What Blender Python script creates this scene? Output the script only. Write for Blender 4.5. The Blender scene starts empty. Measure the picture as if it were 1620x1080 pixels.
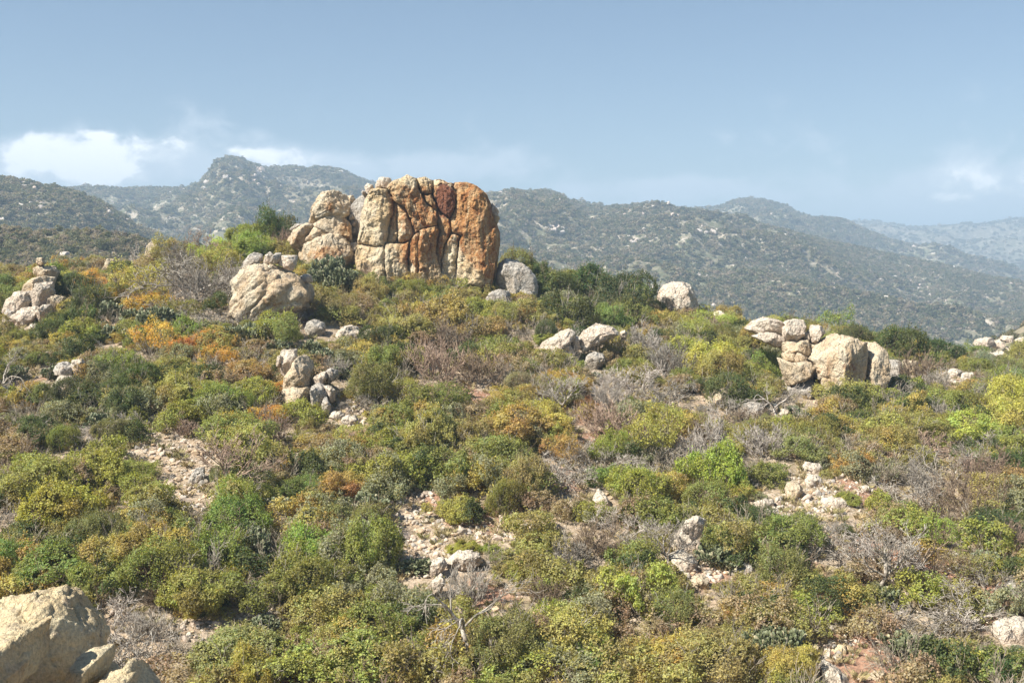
import bpy, bmesh, math, random
import numpy as np
from mathutils import Vector

# ------------------------------------------------------------------ camera, world, sun, exposure
SC = bpy.context.scene
C = SC.collection
F = 1737.0                      # focal length in photograph pixels (1620 wide)
PITCH = math.radians(3.62)
cam_d = bpy.data.cameras.new('camera'); cam_d.sensor_width = 36; cam_d.lens = F/1620*36
cam_d.clip_start = .1; cam_d.clip_end = 20000
cam = bpy.data.objects.new('camera', cam_d); C.objects.link(cam)
cam.rotation_euler = (math.pi/2-PITCH, 0, 0); SC.camera = cam

SUN_EL = math.radians(48); SUN_V = Vector((-.88, -.47, 0)).normalized()
SUN_DIR = Vector((SUN_V.x*math.cos(SUN_EL), SUN_V.y*math.cos(SUN_EL), math.sin(SUN_EL)))
sd = bpy.data.lights.new('sun', 'SUN'); sd.energy = 5.0; sd.angle = math.radians(.5); sd.color = (1, .95, .86)
sun = bpy.data.objects.new('sun', sd); C.objects.link(sun)
sun.rotation_euler = SUN_DIR.to_track_quat('Z', 'Y').to_euler()

W = bpy.data.worlds.new('World'); SC.world = W; W.use_nodes = True
def build_world():
    nt = W.node_tree; N = nt.nodes; L = nt.links; N.clear()
    def nd(t, **k):
        n = N.new(t)
        for a, b in k.items(): setattr(n, a, b)
        return n
    def mth(op, a, b=None, c=None, clamp=False):
        n = nd('ShaderNodeMath', operation=op, use_clamp=clamp)
        for i, x in enumerate((a, b, c)):
            if x is None: continue
            if isinstance(x, (int, float)): n.inputs[i].default_value = x
            else: L.new(x, n.inputs[i])
        return n.outputs[0]
    out = nd('ShaderNodeOutputWorld'); bg = nd('ShaderNodeBackground'); bg.inputs['Strength'].default_value = .050
    sky = nd('ShaderNodeTexSky', sky_type='NISHITA', sun_disc=False, sun_elevation=SUN_EL,
             sun_rotation=math.atan2(SUN_V.x, SUN_V.y), air_density=1.0, dust_density=.15, ozone_density=2.2, altitude=100)
    tc = nd('ShaderNodeTexCoord'); sp = nd('ShaderNodeSeparateXYZ'); L.new(tc.outputs['Generated'], sp.inputs[0])
    az = mth('ARCTAN2', sp.outputs[0], sp.outputs[1]); el = mth('ARCSINE', sp.outputs[2])
    cb = nd('ShaderNodeCombineXYZ'); L.new(mth('MULTIPLY', az, 1.0), cb.inputs[0]); L.new(mth('MULTIPLY', el, 1.45), cb.inputs[1])
    ns = nd('ShaderNodeTexNoise'); ns.inputs['Scale'].default_value = 9; ns.inputs['Detail'].default_value = 8
    ns.inputs['Roughness'].default_value = .56; ns.inputs['Distortion'].default_value = .5; L.new(cb.outputs[0], ns.inputs['Vector'])
    # low banks of cloud all round the horizon, thinning upwards; some heaped banks
    def blob(u, v, su, sv, amp):
        a0 = math.atan((u-810)/F); e0 = math.atan((430-v)/F)
        da = mth('MULTIPLY', mth('SUBTRACT', az, a0), F/su); de = mth('MULTIPLY', mth('SUBTRACT', el, e0), F/sv)
        q = mth('ADD', mth('MULTIPLY', da, da), mth('MULTIPLY', de, de))
        return mth('MULTIPLY', mth('EXPONENT', mth('MULTIPLY', q, -1.0)), amp)
    band = mth('MULTIPLY', mth('EXPONENT', mth('MULTIPLY', mth('MULTIPLY', el, el), -55.0)), .10)
    veil = band
    for b in ((110,275,260,36,.56), (470,268,170,26,.34), (1560,305,140,40,.42), (1060,298,150,20,.40), (720,262,150,26,.26), (1250,330,300,30,.2)): veil = mth('ADD', veil, blob(*b))
    puff = None
    for b in ((235,272,125,44,.44), (150,280,90,26,.30), (40,262,80,40,.34), (490,256,75,20,.38), (385,247,34,9,.30), (163,231,20,7,.30), (1560,302,85,34,.36), (1490,322,36,8,.26), (1000,284,40,7,.24), (1085,288,24,8,.22), (572,262,24,4,.3), (838,272,22,8,.2)):
        q = blob(*b); puff = q if puff is None else mth('ADD', puff, q)
    nsf = nd('ShaderNodeTexNoise'); nsf.inputs['Scale'].default_value = 30; nsf.inputs['Detail'].default_value = 9; nsf.inputs['Roughness'].default_value = .6; nsf.inputs['Distortion'].default_value = .4; L.new(cb.outputs[0], nsf.inputs['Vector'])
    fine = mth('MULTIPLY', mth('SUBTRACT', nsf.outputs[0], .5), 1.0)
    dens = mth('ADD', mth('ADD', mth('MULTIPLY_ADD', ns.outputs[0], 1.8, -.40), puff), fine)
    def sm(x, a, b, hi):
        r = nd('ShaderNodeMapRange', interpolation_type='SMOOTHSTEP'); L.new(x, r.inputs[0]); r.inputs[1].default_value = a; r.inputs[2].default_value = b; r.inputs[3].default_value = 0; r.inputs[4].default_value = hi; return r.outputs[0]
    p_al = sm(dens, .64, 1.0, .95); v_al = mth('MULTIPLY', mth('SUBTRACT', 1., sm(el, .115, .165, 1.)), sm(mth('ADD', mth('ADD', ns.outputs[0], veil), mth('MULTIPLY', fine, .5)),  .57, .88, .72))
    p_al = mth('MULTIPLY', p_al, sm(puff, .04, .20, 1.)); alpha = mth('MAXIMUM', p_al, v_al)
    # cloud colour: white tops, greyer shaded parts
    ns2 = nd('ShaderNodeTexNoise'); ns2.inputs['Scale'].default_value = 7; ns2.inputs['Detail'].default_value = 4
    mp = nd('ShaderNodeMapping'); mp.inputs['Location'].default_value = (3.3, 1.2, 0); L.new(cb.outputs[0], mp.inputs[0]); L.new(mp.outputs[0], ns2.inputs['Vector'])
    cr = nd('ShaderNodeMixRGB'); cr.inputs[1].default_value = (8.2, 9.0, 10.0, 1); cr.inputs[2].default_value = (15, 14.9, 14.7, 1)
    wh = mth('MULTIPLY', mth('ADD', mth('MULTIPLY', mth('SUBTRACT', ns2.outputs[0], .42), 1.6), mth('ADD', .25, mth('MULTIPLY', mth('SUBTRACT', dens, .86), 2.2))), mth('ADD', .25, p_al), clamp=True)
    L.new(wh, cr.inputs[0])
    mx = nd('ShaderNodeMixRGB'); L.new(alpha, mx.inputs[0]); L.new(sky.outputs[0], mx.inputs[1]); L.new(cr.outputs[0], mx.inputs[2])
    L.new(mx.outputs[0], bg.inputs[0]); L.new(bg.outputs[0], out.inputs[0])
build_world()
SC.view_settings.view_transform = 'Standard'; SC.view_settings.look = 'None'
SC.view_settings.gamma = 1; SC.view_settings.use_curve_mapping = False
SC.view_settings.exposure = 1.14
cy = SC.cycles
cy.max_bounces = 5; cy.diffuse_bounces = 3; cy.glossy_bounces = 1; cy.transmission_bounces = 3; cy.volume_bounces = 0
cy.transparent_max_bounces = 4; cy.caustics_reflective = False; cy.caustics_refractive = False
cy.use_adaptive_sampling = True; cy.adaptive_threshold = .02; cy.use_denoising = True
SC.render.use_persistent_data = False

# ------------------------------------------------------------------ numeric helpers
rng = np.random.default_rng(7)
_perm = np.random.default_rng(11).permutation(256).astype(np.int64); _perm = np.concatenate([_perm, _perm, _perm])
_g = np.array([[1,1,0],[-1,1,0],[1,-1,0],[-1,-1,0],[1,0,1],[-1,0,1],[1,0,-1],[-1,0,-1],[0,1,1],[0,-1,1],[0,1,-1],[0,-1,-1]], float)
def perlin(P):
    P = np.asarray(P, float); I = np.floor(P).astype(np.int64); f = P-I; I &= 255
    u = f*f*f*(f*(f*6-15)+10); out = 0
    for dx in (0,1):
        wx = u[:,0] if dx else 1-u[:,0]; a = _perm[I[:,0]+dx]
        for dy in (0,1):
            wy = u[:,1] if dy else 1-u[:,1]; b = _perm[a+I[:,1]+dy]
            for dz in (0,1):
                wz = u[:,2] if dz else 1-u[:,2]; h = _perm[b+I[:,2]+dz] % 12
                g = _g[h]
                out = out+wx*wy*wz*(g[:,0]*(f[:,0]-dx)+g[:,1]*(f[:,1]-dy)+g[:,2]*(f[:,2]-dz))
    return out
def fbm(P, o=4, lac=2.05, gain=.5):
    s = 0; a = 1
    for k in range(o): s = s+a*perlin(P*lac**k+17.3*k); a *= gain
    return s
def ridged(P, o=4, gain=.5):
    s = 0; a = 1
    for k in range(o): s = s+a*(1-2*np.abs(perlin(P*2.03**k+31.7*k))); a *= gain
    return s
def p3(x, y, z=0.): x = np.asarray(x, float); return np.stack([x, np.asarray(y, float)+0*x, z+0*x], -1)

CP, SP = math.cos(PITCH), math.sin(PITCH)
def ray(u, v):
    a = (u-810)/F; b = (540-v)/F
    dy = CP+b*SP; dz = -SP+b*CP
    return a/dy, dz/dy          # x and z per metre of Y
def project(x, y, z):
    d = y*CP-z*SP; up = y*SP+z*CP
    return 810+F*x/d, 540-F*up/d

def mesh_np(name, V, faces, mats=(), attrs=None, smooth=True):
    """faces: list of int arrays (n,k)"""
    me = bpy.data.meshes.new(name)
    V = np.ascontiguousarray(V, np.float32)
    if not isinstance(faces, list): faces = [faces]
    tot = sum(len(f) for f in faces); loops = np.concatenate([f.reshape(-1) for f in faces]).astype(np.int32)
    cnt = np.concatenate([np.full(len(f), f.shape[1], np.int32) for f in faces])
    me.vertices.add(len(V)); me.vertices.foreach_set('co', V.reshape(-1))
    me.loops.add(len(loops)); me.loops.foreach_set('vertex_index', loops)
    me.polygons.add(tot); me.polygons.foreach_set('loop_start', np.concatenate([[0], np.cumsum(cnt)[:-1]]).astype(np.int32))
    me.polygons.foreach_set('loop_total', cnt)
    me.polygons.foreach_set('use_smooth', np.full(tot, bool(smooth)))
    me.update(calc_edges=True)
    for k, a in (attrs or {}).items():
        at = me.attributes.new(k, 'FLOAT', 'POINT'); at.data.foreach_set('value', np.ascontiguousarray(a, np.float32))
    for m in mats: me.materials.append(m)
    return me

def tag(o, label=None, cat=None, group=None, kind=None):
    if label: o['label'] = label
    if cat: o['category'] = cat
    if group: o['group'] = group
    if kind: o['kind'] = kind
    return o
def link(name, me, parent=None, loc=None):
    o = bpy.data.objects.new(name, me); C.objects.link(o)
    if parent: o.parent = parent
    if loc is not None: o.location = loc
    return o

# ------------------------------------------------------------------ materials
def new_mat(name):
    m = bpy.data.materials.new(name); m.use_nodes = True; nt = m.node_tree; nt.nodes.clear()
    class K: pass
    k = K(); k.nt = nt
    def nd(t, **kw):
        n = nt.nodes.new(t)
        for a, b in kw.items(): setattr(n, a, b)
        return n
    def setin(s, x):
        if x is None: return
        if isinstance(x, bpy.types.NodeSocket): nt.links.new(x, s)
        elif isinstance(x, tuple) and len(x) == 3 and s.type == 'RGBA': s.default_value = (*x, 1)
        else: s.default_value = x
    def mth(op, a, b=None, c=None, clamp=False):
        n = nd('ShaderNodeMath', operation=op, use_clamp=clamp)
        for i, x in enumerate((a, b, c)): setin(n.inputs[i], x)
        return n.outputs[0]
    def mix(f, a, b, bt='MIX'):
        n = nd('ShaderNodeMixRGB', blend_type=bt); setin(n.inputs[0], f); setin(n.inputs[1], a); setin(n.inputs[2], b); return n.outputs[0]
    def noise(scale, vec=None, detail=4, rough=.55, dist=0.):
        n = nd('ShaderNodeTexNoise'); n.inputs['Scale'].default_value = scale; n.inputs['Detail'].default_value = detail
        n.inputs['Roughness'].default_value = rough; n.inputs['Distortion'].default_value = dist
        if vec is not None: nt.links.new(vec, n.inputs['Vector'])
        return n.outputs[0]
    def ramp(x, a, b, lo=0., hi=1.):
        n = nd('ShaderNodeMapRange', interpolation_type='SMOOTHSTEP'); setin(n.inputs[0], x)
        n.inputs[1].default_value = a; n.inputs[2].default_value = b; n.inputs[3].default_value = lo; n.inputs[4].default_value = hi
        return n.outputs[0]
    def attr(name, t='GEOMETRY'):
        n = nd('ShaderNodeAttribute', attribute_name=name, attribute_type=t); return n.outputs['Fac']
    def scaled(vec, s):
        n = nd('ShaderNodeMapping'); nt.links.new(vec, n.inputs[0]); n.inputs['Scale'].default_value = s; return n.outputs[0]
    k.nd, k.setin, k.mth, k.mix, k.noise, k.ramp, k.attr, k.scaled = nd, setin, mth, mix, noise, ramp, attr, scaled
    k.out = nd('ShaderNodeOutputMaterial')
    def bsdf(col, rough=.9, spec=.2, normal=None):
        b = nd('ShaderNodeBsdfPrincipled'); setin(b.inputs['Base Color'], col); setin(b.inputs['Roughness'], rough)
        b.inputs['Specular IOR Level'].default_value = spec
        if normal is not None: nt.links.new(normal, b.inputs['Normal'])
        return b.outputs[0]
    def bump(h, dist, strength=1., normal=None):
        n = nd('ShaderNodeBump'); setin(n.inputs['Height'], h); n.inputs['Distance'].default_value = dist; n.inputs['Strength'].default_value = strength
        if normal is not None: nt.links.new(normal, n.inputs['Normal'])
        return n.outputs[0]
    k.bsdf, k.bump = bsdf, bump
    k.finish = lambda s: nt.links.new(s, k.out.inputs[0])
    return m, k

def leaf_mat(name, palette=None):
    m, k = new_mat(name)
    oi = k.nd('ShaderNodeObjectInfo'); lv = k.attr('lv'); cv = k.attr('cv')
    if palette:
        cr = k.nd('ShaderNodeValToRGB'); cr.color_ramp.interpolation = 'CONSTANT'
        k.nt.links.new(oi.outputs['Random'], cr.inputs[0]); e = cr.color_ramp.elements
        for i, c in enumerate(palette):
            el = e[0] if i == 0 else (e[1] if i == 1 else e.new(i/len(palette)))
            el.position = i/len(palette); el.color = (*c, 1)
        base = cr.outputs[0]
    else: base = oi.outputs['Color']
    hs = k.nd('ShaderNodeHueSaturation')
    k.setin(hs.inputs['Hue'], k.mth('ADD', .478, k.mth('MULTIPLY', cv, .05)))
    k.setin(hs.inputs['Saturation'], k.mth('ADD', .80, k.mth('MULTIPLY', lv, .28)))
    k.setin(hs.inputs['Value'], k.mth('ADD', .50, k.mth('ADD', k.mth('MULTIPLY', lv, 1.05), k.mth('MULTIPLY', cv, .38))))
    k.setin(hs.inputs['Color'], base)
    # some leaves are dry and yellow
    col = k.mix(k.mth('MULTIPLY', k.mth('GREATER_THAN', k.mth('ADD', lv, k.mth('MULTIPLY', cv, .25)), 1.04), .65), hs.outputs[0], (.30, .21, .07))
    b = k.bsdf(col, .55, .35)
    tr = k.nd('ShaderNodeBsdfTranslucent'); k.setin(tr.inputs[0], k.mix(1., col, (1.25, 1.2, .6), 'MULTIPLY'))
    ms = k.nd('ShaderNodeMixShader'); ms.inputs[0].default_value = .40
    k.nt.links.new(b, ms.inputs[1]); k.nt.links.new(tr.outputs[0], ms.inputs[2]); k.finish(ms.outputs[0])
    return m

COL = dict(
    bright=(.300,.310,.065), green=(.215,.235,.062), dark=(.090,.115,.035), olive=(.310,.280,.090),
    lime=(.370,.360,.085), golden=(.400,.310,.090), orange=(.50,.290,.070), grey=(.265,.265,.150), rust=(.40,.20,.09), brown=(.34,.26,.155))
TWIG = dict(pale=(.52,.47,.41), grey=(.38,.345,.29), brown=(.27,.205,.14), dark=(.10,.085,.07), pink=(.38,.28,.21))
M_leaf = leaf_mat('shrub leaves')
M_leaf_mix = leaf_mat('scrub leaves', [COL['olive'], COL['green'], COL['grey'], COL['golden'], COL['bright'], COL['brown'], COL['dark'], COL['olive']])
M_leaf_far = leaf_mat('far scrub leaves', [(.20,.195,.115),(.14,.155,.08),(.26,.225,.16),(.10,.115,.06),(.26,.22,.17),(.17,.175,.10),(.33,.28,.22)])
def twig_mat(name, fixed=None):
    m, k = new_mat(name); oi = k.nd('ShaderNodeObjectInfo')
    tc = k.nd('ShaderNodeTexCoord'); n = k.noise(6, tc.outputs['Object'], 3)
    base = fixed if fixed else oi.outputs['Color']
    col = k.mix(1., base, k.mix(k.ramp(n, .35, .65), (.55,.5,.47), (1.15,1.15,1.15)), 'MULTIPLY')
    k.finish(k.bsdf(col, .85, .2)); return m
M_twig = twig_mat('bark'); M_twig_mix = twig_mat('dry twigs', (.40,.35,.27))
def cactus_mat():
    m, k = new_mat('cactus skin'); tc = k.nd('ShaderNodeTexCoord'); lv = k.attr('lv')
    col = k.mix(lv, (.085,.105,.045), (.20,.21,.115))
    col = k.mix(k.mth('GREATER_THAN', lv, .9), col, (.33,.30,.18))
    sp = k.nd('ShaderNodeTexVoronoi'); sp.inputs['Scale'].default_value = 28; k.nt.links.new(tc.outputs['Object'], sp.inputs['Vector'])
    col = k.mix(k.ramp(sp.outputs['Distance'], .12, .22, .45, 0), col, (.42,.40,.30))
    k.finish(k.bsdf(col, .5, .35)); return m
M_cactus = cactus_mat()


def rock_mat(name, cream, grey, tan, fine=1., sc_=1., cr_=.10):
    m, k = new_mat(name); tc = k.nd('ShaderNodeTexCoord'); P = k.scaled(tc.outputs['Object'], (sc_,)*3)
    st = k.attr('stain'); rd = k.attr('red')
    n1 = k.noise(.55, P, 6, .6, .4); n2 = k.noise(2.3, P, 6, .62); n3 = k.noise(13, P, 4, .7)
    streak = k.noise(1., k.scaled(P, (2.6, 2.6, .28)), 6, .6, .3)
    col = k.mix(k.ramp(n1, .38, .62), cream, tan)
    col = k.mix(k.ramp(n2, .50, .72, 0, .75), col, grey)
    ora = k.mix(k.ramp(n2, .35, .66), (.46,.25,.10), (.31,.125,.045))
    ora = k.mix(k.ramp(streak, .46, .64, 0, .75), ora, (.54,.39,.22))
    col = k.mix(k.ramp(k.mth('ADD', st, k.mth('MULTIPLY_ADD', streak, 1.3, k.mth('MULTIPLY_ADD', n2, 1.3, -1.3))), .12, .62), col, ora)
    col = k.mix(k.ramp(k.mth('ADD', rd, k.mth('MULTIPLY', k.mth('SUBTRACT', n2, .5), .7)), .40, .62), col, (.20,.085,.05))
    # dark water streaks and lichen
    col = k.mix(k.ramp(k.noise(1., k.scaled(P, (4.2, 4.2, .35)), 5, .65), .60, .74, 0, .5), col, (.10,.085,.07))
    li = k.noise(4.6, P, 8, .72)
    col = k.mix(k.ramp(li, .58, .70, 0, .55), col, (.13,.12,.10))
    col = k.mix(k.ramp(k.noise(7.5, P, 6, .7), .62, .70, 0, .6), col, (.62,.58,.50))
    col = k.mix(1., col, k.mix(k.ramp(n3, .3, .7), (.78,.77,.75), (1.16,1.16,1.16)), 'MULTIPLY')
    vo = k.nd('ShaderNodeTexVoronoi', feature='DISTANCE_TO_EDGE'); vo.inputs['Scale'].default_value = .62
    warp = k.nd('ShaderNodeVectorMath', operation='ADD'); k.nt.links.new(P, warp.inputs[0])
    wn = k.nd('ShaderNodeTexNoise'); wn.inputs['Scale'].default_value = 1.3; wn.inputs['Detail'].default_value = 4; k.nt.links.new(P, wn.inputs['Vector'])
    sc = k.nd('ShaderNodeVectorMath', operation='SCALE'); k.nt.links.new(wn.outputs['Color'], sc.inputs[0]); sc.inputs['Scale'].default_value = 1.6
    k.nt.links.new(sc.outputs[0], warp.inputs[1]); k.nt.links.new(warp.outputs[0], vo.inputs['Vector'])
    crack = k.ramp(vo.outputs['Distance'], 0., .035)
    h = k.mth('ADD', k.mth('MULTIPLY', crack, cr_), k.mth('ADD', k.mth('MULTIPLY', n2, .45), k.mth('ADD', k.mth('MULTIPLY', n3, .10*fine), k.mth('MULTIPLY', k.noise(5.5, P, 5, .6), .22))))
    k.finish(k.bsdf(col, .92, .12, k.bump(h, .85/sc_, .9))); return m
M_rock = rock_mat('weathered granite', (.62,.53,.39), (.42,.38,.32), (.52,.39,.25))
M_rock_gold = rock_mat('ochre stained granite', (.64,.54,.38), (.48,.43,.34), (.57,.42,.24))
M_rock_pale = rock_mat('pale granite', (.68,.61,.50), (.47,.44,.39), (.56,.45,.35))
M_rock_sand = rock_mat('sandy granite', (.76,.65,.43), (.56,.50,.39), (.66,.51,.30), 2.2, 2.6, .0)
M_rock_grey = rock_mat('grey granite', (.50,.47,.42), (.34,.32,.30), (.42,.36,.29))

def ground_mat():
    m, k = new_mat('stony soil'); tc = k.nd('ShaderNodeTexCoord'); P = tc.outputs['Object']
    n1 = k.noise(.16, P, 5); n2 = k.noise(1.1, P, 7, .65); n3 = k.noise(9, P, 5, .7)
    col = k.mix(k.ramp(n1, .40, .60), (.38,.285,.195), (.28,.22,.145))
    col = k.mix(k.ramp(n2, .42, .62), col, (.45,.36,.265))
    col = k.mix(k.ramp(k.noise(2.6, P, 6, .6), .55, .66, 0, .7), col, (.15,.13,.06))
    col = k.mix(k.ramp(k.noise(.23, k.scaled(P, (1, 1, 1)), 4, .5), .58, .66, 0, .55), col, (.33,.13,.08))
    col = k.mix(k.ramp(k.mth('ADD', k.attr('redsoil'), k.mth('MULTIPLY', k.mth('SUBTRACT', n2, .5), .8)), .35, .6, 0, .8), col, (.38,.205,.135))
    col = k.mix(k.ramp(k.noise(5.5, P, 8, .8), .52, .60, 0, .75), col, (.13,.10,.065))
    vo = k.nd('ShaderNodeTexVoronoi'); vo.inputs['Scale'].default_value = 5.5; k.nt.links.new(P, vo.inputs['Vector'])
    hsv = k.nd('ShaderNodeSeparateColor'); k.nt.links.new(vo.outputs['Color'], hsv.inputs[0])
    peb = k.mth('MULTIPLY', k.ramp(vo.outputs['Distance'], .12, .09, 1, 0) , 1.) if False else k.ramp(vo.outputs['Distance'], .30, .42, 1, 0)
    peb = k.mth('MULTIPLY', peb, k.ramp(hsv.outputs[0], .55, .6))
    col = k.mix(k.mth('MULTIPLY', peb, .75), col, (.55,.47,.38))
    col = k.mix(1., col, k.mix(k.ramp(n3, .3, .7), (.7,.7,.7), (1.2,1.2,1.2)), 'MULTIPLY')
    h = k.mth('ADD', k.mth('MULTIPLY', peb, .08), k.mth('ADD', k.mth('MULTIPLY', n2, .3), k.mth('MULTIPLY', n3, .07)))
    k.finish(k.bsdf(col, .95, .1, k.bump(h, .6, .9))); return m
M_ground = ground_mat()
def hill_mat():
    m, k = new_mat('scrubby hillside'); tc = k.nd('ShaderNodeTexCoord'); P = tc.outputs['Object']
    n1 = k.noise(.006, P, 6, .6); n2 = k.noise(.05, P, 8, .7); n3 = k.noise(.30, P, 5, .75)
    col = k.mix(k.ramp(n2, .40, .62), (.15,.15,.09), (.25,.215,.155))
    col = k.mix(k.ramp(n1, .50, .66, 0, .45), col, (.26,.20,.145))
    col = k.mix(k.ramp(n3, .46, .58, 0, .8), col, (.095,.10,.055))
    col = k.mix(k.ramp(k.noise(.13, P, 6, .75), .53, .62, 0, .85), col, (.50,.43,.35))
    k.finish(k.bsdf(col, .95, .1, k.bump(n3, 1.5, .5))); return m
M_hill = hill_mat()
def farrock_mat():
    m, k = new_mat('far pale rock'); tc = k.nd('ShaderNodeTexCoord'); oi = k.nd('ShaderNodeObjectInfo')
    n = k.noise(1.7, tc.outputs['Object'], 4); col = k.mix(k.ramp(n, .35, .65), (.52,.48,.42), (.42,.38,.34))
    col = k.mix(k.mth('MULTIPLY', oi.outputs['Random'], .6), col, (.50,.36,.28))
    k.finish(k.bsdf(col, .95, .1)); return m
M_farrock = farrock_mat()

# ------------------------------------------------------------------ near terrain
RX = [-140,-80,-60,-41,-31,-24,-18.7,-12,-5,0,4.5,12,20,30,41,60,90,140]
RZ = [-9,-4,-2.0,-.6,.3,1.2,2.0,1.6,.3,-.5,-1.5,-3.2,-4.9,-6.3,-8.1,-11,-14,-17]
def H(x, y):
    x = np.asarray(x, float); y = np.asarray(y, float); x, y = np.broadcast_arrays(x, y); sh = x.shape
    x = x.ravel(); y = y.ravel()
    zr = np.interp(x, RX, RZ); zn = -12.3+.012*x
    near = np.interp(y, [-20,0,3,8,15,24,33], [-1.2,-1.75,-2.7,-6.2,-10.6,-13.9,-12.3])
    s = np.clip((y-33)/55, 0, 1)
    mid = zn*(1-s)+zr*s+1.1*np.sin(np.pi*s)*np.exp(-((x+30)/16)**2)
    drop = np.interp(y, [88,93,100,130,190,262], [0,-.9,-3.4,-18,-46,-70])
    back = np.maximum(zr+drop, -62.5)
    z = np.where(y < 33, near+(zn+12.3)*np.clip(y/33, 0, 1), np.where(y < 88, mid, back))
    amp = np.clip((y-6)/20, 0.15, 1)*np.clip((200-y)/60, 0, 1)
    z = z+amp*(.42*fbm(p3(x*.11, y*.11), 3)+.10*fbm(p3(x*.6, y*.6, 5.), 3))
    return z.reshape(sh)
def at_px(u, v, y0=29, y1=94):
    tx, tz = ray(u, v); y = np.linspace(y0, y1, 900); z = H(tx*y, y)
    hit = np.nonzero(z >= tz*y)[0]
    i = hit[0] if len(hit) else len(y)-1
    return Vector((tx*y[i], y[i], float(z[i])))

def build_ground():
    ys = np.concatenate([np.linspace(-14, 24, 90), np.linspace(24.3, 96, 330), np.geomspace(97, 275, 60)])
    ts = np.linspace(-1, 1, 360)
    Y = ys[:,None]+0*ts; X = ts[None,:]*(20+ys[:,None]*.80+6)
    Z = H(X, Y)
    reds = np.zeros(X.size)
    for (a_, b_, r_) in ((1330,1000,2.6),(1470,900,1.4),(1370,780,1.4),(1440,1060,1.8),(900,640,1.6),(1580,960,1.6)):
        q_ = at_px(a_, b_); reds = np.maximum(reds, np.exp(-((X.ravel()-q_.x)**2+((Y.ravel()-q_.y)*.6)**2)/r_**2))
    n, m_ = X.shape; idx = np.arange(n*m_).reshape(n, m_)
    Fc = np.stack([idx[:-1,:-1], idx[:-1,1:], idx[1:,1:], idx[1:,:-1]], -1).reshape(-1, 4)
    o = link('ground', mesh_np('ground', np.stack([X,Y,Z],-1).reshape(-1,3), Fc, [M_ground], dict(redsoil=reds)))
    tag(o, 'dry stony tan hillside soil between the shrubs', kind='structure')
build_ground()
# ------------------------------------------------------------------ prototypes: stems, crowns, bare wood, cactus, stones
class Tubes:
    def __init__(s): s.V = []; s.F = []; s.n = 0
    def add(s, pts, rad, k=4):
        pts = np.array(pts); n = len(pts)
        d = np.gradient(pts, axis=0); d /= np.linalg.norm(d, axis=1)[:,None]+1e-9
        ref = np.array([.31,.87,.38]); a = np.cross(d, ref); a /= np.linalg.norm(a, axis=1)[:,None]+1e-9; b = np.cross(d, a)
        ang = np.arange(k)*2*np.pi/k
        V = pts[:,None,:]+np.array(rad)[:,None,None]*(np.cos(ang)[None,:,None]*a[:,None,:]+np.sin(ang)[None,:,None]*b[:,None,:])
        s.V.append(V.reshape(-1,3)); i = s.n+np.arange(n*k).reshape(n,k); j = np.roll(i, -1, 1)
        s.F.append(np.stack([i[:-1], j[:-1], j[1:], i[1:]], -1).reshape(-1,4)); s.n += n*k
    def mesh(s, name, mats): return mesh_np(name, np.concatenate(s.V), np.concatenate(s.F), mats)
def unit(v): return v/(np.linalg.norm(v)+1e-9)
def grow(T, R, p, d, L, r, lvl, kids, spread, up, wander, shrink, rmin, tips=None):
    n = 5 if lvl > 1 else 4
    pts = [p]; rad = [r]; q = p; dd = d
    for i in range(n):
        dd = unit(dd+R.normal(0, wander, 3)+np.array([0,0,up]))
        q = q+dd*L/n; pts.append(q); rad.append(max(rmin, r*(1-.55*(i+1)/n)))
    T.add(pts, rad, 4 if lvl > 1 else 3)
    if lvl == 0:
        if tips is not None: tips.append(q)
        return
    nk = kids+R.integers(0, 2)
    for j in range(nk):
        f = .35+.65*(j+1)/nk; i = min(n, int(f*n)); a = R.normal(0, 1, 3); base = unit(np.array(pts[i])-np.array(pts[i-1]))
        a = unit(a-base*np.dot(a, base)); ang = spread*(.6+.6*R.random())
        nd_ = unit(base*math.cos(ang)+a*math.sin(ang))
        grow(T, R, pts[i], nd_, L*shrink*(.7+.5*R.random()), rad[i]*.72, lvl-1, kids, spread, up, wander, shrink, rmin, tips)
def bare_mesh(seed, stems, lvl, L, r, kids, spread, up, wander, shrink, rmin=.009, lean=.8, trunk=0.):
    R = np.random.default_rng(seed); T = Tubes()
    p = np.zeros(3)
    if trunk:
        d = unit(np.array([R.normal(0,.25), R.normal(0,.25), 1])); pts = [p+d*trunk*i/4+R.normal(0,.03*trunk,3)*(i>0) for i in range(5)]
        pts[0] = np.array([0,0,-.3]); T.add(pts, np.linspace(r*1.5, r*1.1, 5), 6); p = pts[-1]
    for i in range(stems):
        a = 2*np.pi*(i+R.random()*.7)/stems; e = lean*(.5+.7*R.random())
        d = unit(np.array([math.cos(a)*e, math.sin(a)*e, .75])); b = p if trunk else np.array([math.cos(a)*.1, math.sin(a)*.1, -.15])
        grow(T, R, b, d, L*(.75+.5*R.random()), r*(.8+.4*R.random()), lvl, kids, spread, up, wander, shrink, rmin)
    return T
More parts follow.
